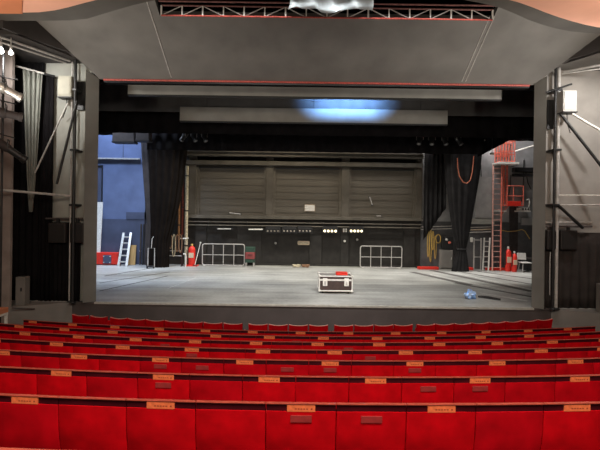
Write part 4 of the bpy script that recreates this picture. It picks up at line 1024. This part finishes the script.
# boom with profile spots
p = P(4, 30, 11.3)
t = thing('lighting_boom', 'dark vertical boom pipe carrying the left spotlights', 'boom', (p.x, 11.3, -0.89))
MB().tube([(p.x, 11.3, -0.85), (p.x, 11.3, CZ+4.35)], 0.03, 10).build('tube', M['blackmetal'], t)
MB().lathe([(0.2, -0.89), (0.2, -0.86), (0.05, -0.82), (0.05, -0.6)], (p.x, 11.3, 0), 16).build('base', M['blackmetal'], t)
for (v, u1) in ((74, 18), (98, 16), (132, 15)):
    a = P(-6, v-2, 11.0); b = P(u1, v+6, 11.3); MB().tube([a, (p.x, 11.27, lerp(a.z, b.z, 0.45)), b], 0.016, 8).build('side_arm', M['blackmetal'], t)
def spot(u0, v0, u1, v1, D0, D1, r, m, m2, label):
    a, b = P(u0, v0, D0), P(u1, v1, D1); d = (b-a).normalized(); L = (b-a).length
    t = thing('spotlight', label, 'lamp', (a+b)/2, 'profile spotlights on the left boom')
    MB().lathe([(0, 0), (r*0.8, 0), (r, L*0.06), (r, L*0.42), (r*0.82, L*0.48)], a, 20, d).build('lamp_house', m, t)
    MB().lathe([(r*0.8, L*0.47), (r*0.78, L*0.86), (r*0.95, L*0.88), (r*0.95, L), (r*0.8, L), (r*0.75, L*0.95)], a, 20, d).build('lens_tube', m2, t)
    MB().lathe([(0, 0), (r*0.74, 0), (r*0.5, 0.03), (0, 0.04)], a+d*L*0.94, 16, d).build('lens', M['lampoff'], t)
    c = lerp(a, b, 0.45); s = d.cross(Vector((0, 0, 1))).normalized()*(r+0.02); up = Vector((0, 0, 0.22))
    MB().tube([c+s, c+s+up, c-s+up, c-s], 0.013, 6).build('yoke', M['blackmetal'], t)
spot(-8, 82, 22, 98.5, 10.9, 11.2, 0.125, M['alu'], M['alu'], 'topmost silver spotlight at the left edge')
spot(-8, 110.5, 23, 117.5, 10.9, 11.2, 0.125, M['brown'], M['brown'], 'middle dark level spotlight at the left edge')
spot(-6, 139, 26, 160.5, 10.9, 11.2, 0.11, M['brown'], M['blackmetal'], 'lowest dark tilted spotlight at the left edge')
# small bare bulbs
for (u, v, r, lab) in ((1, 51, 0.075, 'bright bare lamp at the extreme left edge'), (11, 53, 0.055, 'small bright lamp hanging under left pipes')):
    p = P(u, v, 11.1); t = thing('bare_lamp', lab, 'lamp', p)
    MB().lathe([(0, -r), (r*0.7, -r*0.7), (r, 0), (r*0.7, r*0.7), (r*0.4, r*1.3), (0, r*1.35)], p, 16).build('bulb', M['bulb'], t)
    MB().lathe([(0.03, 0), (0.03, 0.1), (0.012, 0.12), (0.012, 0.32)], p+Vector((0, 0, r*1.2)), 10).build('holder', M['palepipe'], t)
# cabinet, orange topped table
a, b = P(15.5, 277, 12.3), P(30, 303, 12.55)
t = thing('floor_cabinet', 'dark grey cabinet standing at the far left bay', 'cabinet', ((a.x+b.x)/2, 12.3, -0.01))
MB().bx(a.x, b.x, 12.3, 12.55, -0.01, a.z, 0.02).build('body', M['lowwall'], t)
d_ = MB().bx(a.x+0.03, b.x-0.03, 12.275, 12.3, 0.05, a.z-0.06, 0.008).build('door', M['lowwall'], t)
MB().bx(b.x-0.09, b.x-0.06, 12.25, 12.28, a.z*0.5, a.z*0.5+0.1).build('handle', M['blackmetal'], d_)
a, b = P(-14, 309, 10.3), P(8.5, 323, 10.55)
t = thing('side_table', 'small white framed table with orange top at left edge', 'table', ((a.x+b.x)/2, 10.3, -0.657))
MB().bx(a.x, b.x, 10.1, 10.55, a.z-0.12, a.z, 0.01).build('top', M['orange'], t)
MB().bx(a.x, b.x, 10.09, 10.54, a.z-0.17, a.z-0.12, 0.004).build('frame', M['white'], t)
for x in (a.x+0.03, b.x-0.03):
    for y in (10.13, 10.51): MB().bx(x-0.025, x+0.025, y-0.025, y+0.025, -0.657, a.z-0.17).build('leg', M['white'], t)
# stair rail on the low wall
a, b = P(10, 309.5, 11.95), P(35, 309, 12.35)
hpipe(P(12, 308, 11.9), P(35, 309, 12.3), 0.018, M['fascia'], 'hand_rail', 'dark hand rail at the foot of left low wall', 'rail')

# ================================================================== RIGHT HOUSE BAY
pole(559.2, 68, 306, 12.78, 0.048, M['palepipe'], 'thick pale pole right of the right column')
pole(556.0, 66, 306, 12.70, 0.036, M['blackmetal'], 'thin black pole between pale pole and right column')
hpipe(P(560, 113, 12.62), P(606, 172, 12.2), 0.040, M['blackmetal'], 'brace', 'dark diagonal brace crossing the right wall', 'brace')
hpipe(P(572.5, 114, 12.45), P(605, 133, 12.1), 0.032, M['white'], 'brace', 'white diagonal tube below the right loudspeaker', 'brace')
hpipe(P(558, 205, 12.6), P(583, 228, 12.6), 0.045, M['blackmetal'], 'brace', 'short dark brace at lower right of pole', 'brace')
hpipe(P(559.5, 195.2, 12.7), P(606, 195.4, 12.5), 0.020, M['white'], 'wall_bar', 'upper bright bar across the right bay', 'bar')
hpipe(P(559, 205.2, 12.7), P(606, 205.0, 12.5), 0.026, M['palepipe'], 'wall_bar', 'lower pale bar across the right bay', 'bar')
hpipe(P(564, 72, 12.7), P(606, 64, 11.8), 0.030, M['palepipe'], 'ceiling_pipe', 'pale pipe rising under the right ceiling')
hpipe(P(562, 74, 12.8), P(606, 68, 12.0), 0.020, M['palepipe'], 'ceiling_pipe', 'thinner pale pipe below the right ceiling pipe')
hpipe(P(546, 92.5, 12.55), P(572, 84, 12.4), 0.028, M['blackmetal'], 'black_bar', 'short black arm across the right poles', 'bar')
speaker(563.5, 577, 90, 111.5, 12.5, M['speakerwhite'], 'white loudspeaker beside the right pole', -1)
a, b = P(546.8, 100, 13.0), P(553, 129, 13.0)
struct('window_5', MB().bx(a.x, b.x, 12.97, 13.06, b.z, a.z), M['blackmetal'])
a, b = P(546, 232, 12.95), P(600, 306, 12.95)
cloth('wall_drape', a.x, 9.25, 0.0, a.z, 12.94, M['bayblack'], 'wide dark drape under the right wall rail', 8, 0.03)
hpipe(P(546, 222.5, 12.85), P(592, 222.5, 12.85), 0.025, M['palepipe'], 'wall_rail', 'pale upper rail above the right black boxes', 'rail')
hpipe(P(546, 226.5, 12.8), P(592, 226.5, 12.8), 0.03, M['fascia'], 'wall_rail', 'dark lower rail above the right black boxes', 'rail')
for (u0, u1, lab) in ((547, 556.5, 'narrow black box hanging next to the right column'), (560.5, 577, 'wide black box hanging under the right rails')):
    a, b = P(u0, 230, 12.8), P(u1, 250, 12.8); t = thing('hanging_box', lab, 'box', ((a.x+b.x)/2, 12.8, b.z), 'black boxes under the wall rails')
    MB().bx(a.x, b.x, 12.76, 12.9, b.z, a.z, 0.03).build('body', M['boxdark'], t)
    MB().bx(a.x+0.04, b.x-0.04, 12.745, 12.77, b.z+0.04, a.z-0.04).build('grille', M['frame_dark'], t)
    MB().bx((a.x+b.x)/2-0.04, (a.x+b.x)/2+0.04, 12.8, 12.86, a.z, a.z+0.14).build('hanger', M['blackmetal'], t)
a = P(550.5, 252, 12.7)
tag(MB().tube([a, (a.x-0.01, 12.7, 1.4), (a.x, 12.7, P(550, 295, 12.7).z)], 0.012, 6).origin('dangling_cable', M['palepipe'], (a.x, 12.7, P(550, 295, 12.7).z)), 'thin pale cord hanging below the narrow black box', 'cord')
a, b = P(596, 283, 12.6), P(610, 311, 12.6)
t = thing('floor_cabinet', 'grey cabinet cut by the right edge of the frame', 'cabinet', ((a.x+b.x)/2, 12.2, -0.01))
MB().bx(a.x, b.x, 12.15, 12.6, -0.01, a.z, 0.02).build('body', M['lowwall'], t)
MB().bx(a.x+0.03, b.x-0.03, 12.13, 12.16, 0.05, a.z-0.05, 0.008).build('door', M['lowwall'], t)

# ================================================================== LIGHTS
def area(name, loc, aim, sx, sy, col, e, spread=None):
    l = bpy.data.lights.new(name, 'AREA'); l.shape = 'RECTANGLE'; l.size = sx; l.size_y = sy; l.energy = e; l.color = col
    if spread: l.spread = R(spread)
    o = bpy.data.objects.new(name, l); COL.objects.link(o); o.location = loc
    o.rotation_euler = (Vector(aim)-Vector(loc)).to_track_quat('-Z', 'Y').to_euler(); return o
def spotl(name, loc, aim, col, e, ang, blend=0.6, r=0.1):
    l = bpy.data.lights.new(name, 'SPOT'); l.energy = e; l.color = col; l.spot_size = R(ang); l.spot_blend = blend; l.shadow_soft_size = r
    o = bpy.data.objects.new(name, l); COL.objects.link(o); o.location = loc
    o.rotation_euler = (Vector(aim)-Vector(loc)).to_track_quat('-Z', 'Y').to_euler(); return o
def point(name, loc, col, e, r=0.15):
    l = bpy.data.lights.new(name, 'POINT'); l.energy = e; l.color = col; l.shadow_soft_size = r
    o = bpy.data.objects.new(name, l); COL.objects.link(o); o.location = loc; return o
WARM, COOL, NEU = (1, 0.86, 0.68), (0.72, 0.83, 1.0), (1, 0.97, 0.92)
area('house_light', (0.6, 0.6, CZ+3.9), (0.6, 4.5, 0.8), 7, 3, WARM, 800)
area('house_light', (0, -3.5, CZ+2.6), (0, 12.5, 4.5), 6, 1.0, NEU, 110)
# side lights at the boom positions, then added ceiling and reflector fills
spotl('boom_light', (-7.5, 10.9, CZ+3.9), (-7.2, 13.0, CZ+3.3), NEU, 300, 100, 1.0, 0.15)
spotl('boom_light', (8.2, 10.6, CZ+3.9), (8.0, 13.0, CZ+2.3), NEU, 380, 115, 1.0, 0.15)
spotl('ceiling_fill', (-7.2, 7.2, CZ+0.5), (-5.6, 9.4, CZ+4.3), WARM, 760, 100, 1.0, 0.2)  # added fill aimed up to brighten the peach ceiling, no fitting here
spotl('ceiling_fill', (7.8, 7.2, CZ+0.5), (6.2, 9.6, CZ+4.3), WARM, 760, 100, 1.0, 0.2)  # matching added fill for the right side of the ceiling
spotl('reflector_fill', (-8.2, 9.2, CZ+1.0), (-4.3, 12.0, CZ+4.5), NEU, 500, 60, 1.0, 0.2)  # added fill to lighten the left side of the reflector
spotl('reflector_fill', (8.6, 9.2, CZ+1.0), (4.9, 12.0, CZ+4.5), NEU, 760, 64, 1.0, 0.2)  # stronger added fill for the reflector's right side
# stage work lights
area('work_light_left', (-9.4, 20.95, 8.7), (-9.4, 22.2, 1.0), 3.4, 0.6, (0.58, 0.72, 1.0), 270, 130)
area('work_light_left', (-7.6, 17.3, 8.7), (-8.2, 18.6, 0.0), 2.5, 0.6, (0.68, 0.80, 1.0), 420, 100)
area('work_light_centre', (0.3, 19.2, 8.7), (0.3, 20.6, 0.0), 8, 1.0, (1, 0.955, 0.86), 1000)
area('work_light_upstage', (0.2, 21.2, 7.6), (0.0, 22.6, 3.0), 8, 0.4, (1, 0.87, 0.66), 200)
area('work_light_right', (8.6, 20.4, 8.6), (9.2, 22.0, 1.0), 3, 1.0, (1, 0.96, 0.93), 1100)
area('slot_light', (0.6, 10.0, CZ+5.35), (0.6, 15.2, 0.0), 7.5, 0.3, (1, 0.98, 0.94), 260, 70)
area('blue_wash', (1.65, 14.25, CZ+4.1), (1.65, 16.2, CZ+4.25), 2.3, 0.1, (0.20, 0.45, 1.0), 110, 55)
w = bpy.data.worlds.new('world'); C.world = w; w.use_nodes = True
w.node_tree.nodes['Background'].inputs[0].default_value = (1, 0.97, 0.93, 1); w.node_tree.nodes['Background'].inputs[1].default_value = 0.02

# ================================================================== CAMERA
cam = bpy.data.cameras.new('camera'); cam.sensor_width = 36; cam.lens = 36*F/600; cam.shift_y = (HOR-225)/600; cam.clip_end = 100
co = bpy.data.objects.new('camera', cam); COL.objects.link(co); co.location = (0, 0, CZ); co.rotation_euler = (R(90), -TH, 0)
C.camera = co
vsn = C.view_settings; vsn.view_transform = 'Standard'; vsn.look = 'None'; vsn.gamma = 1; vsn.exposure = 0.0; vsn.use_curve_mapping = False
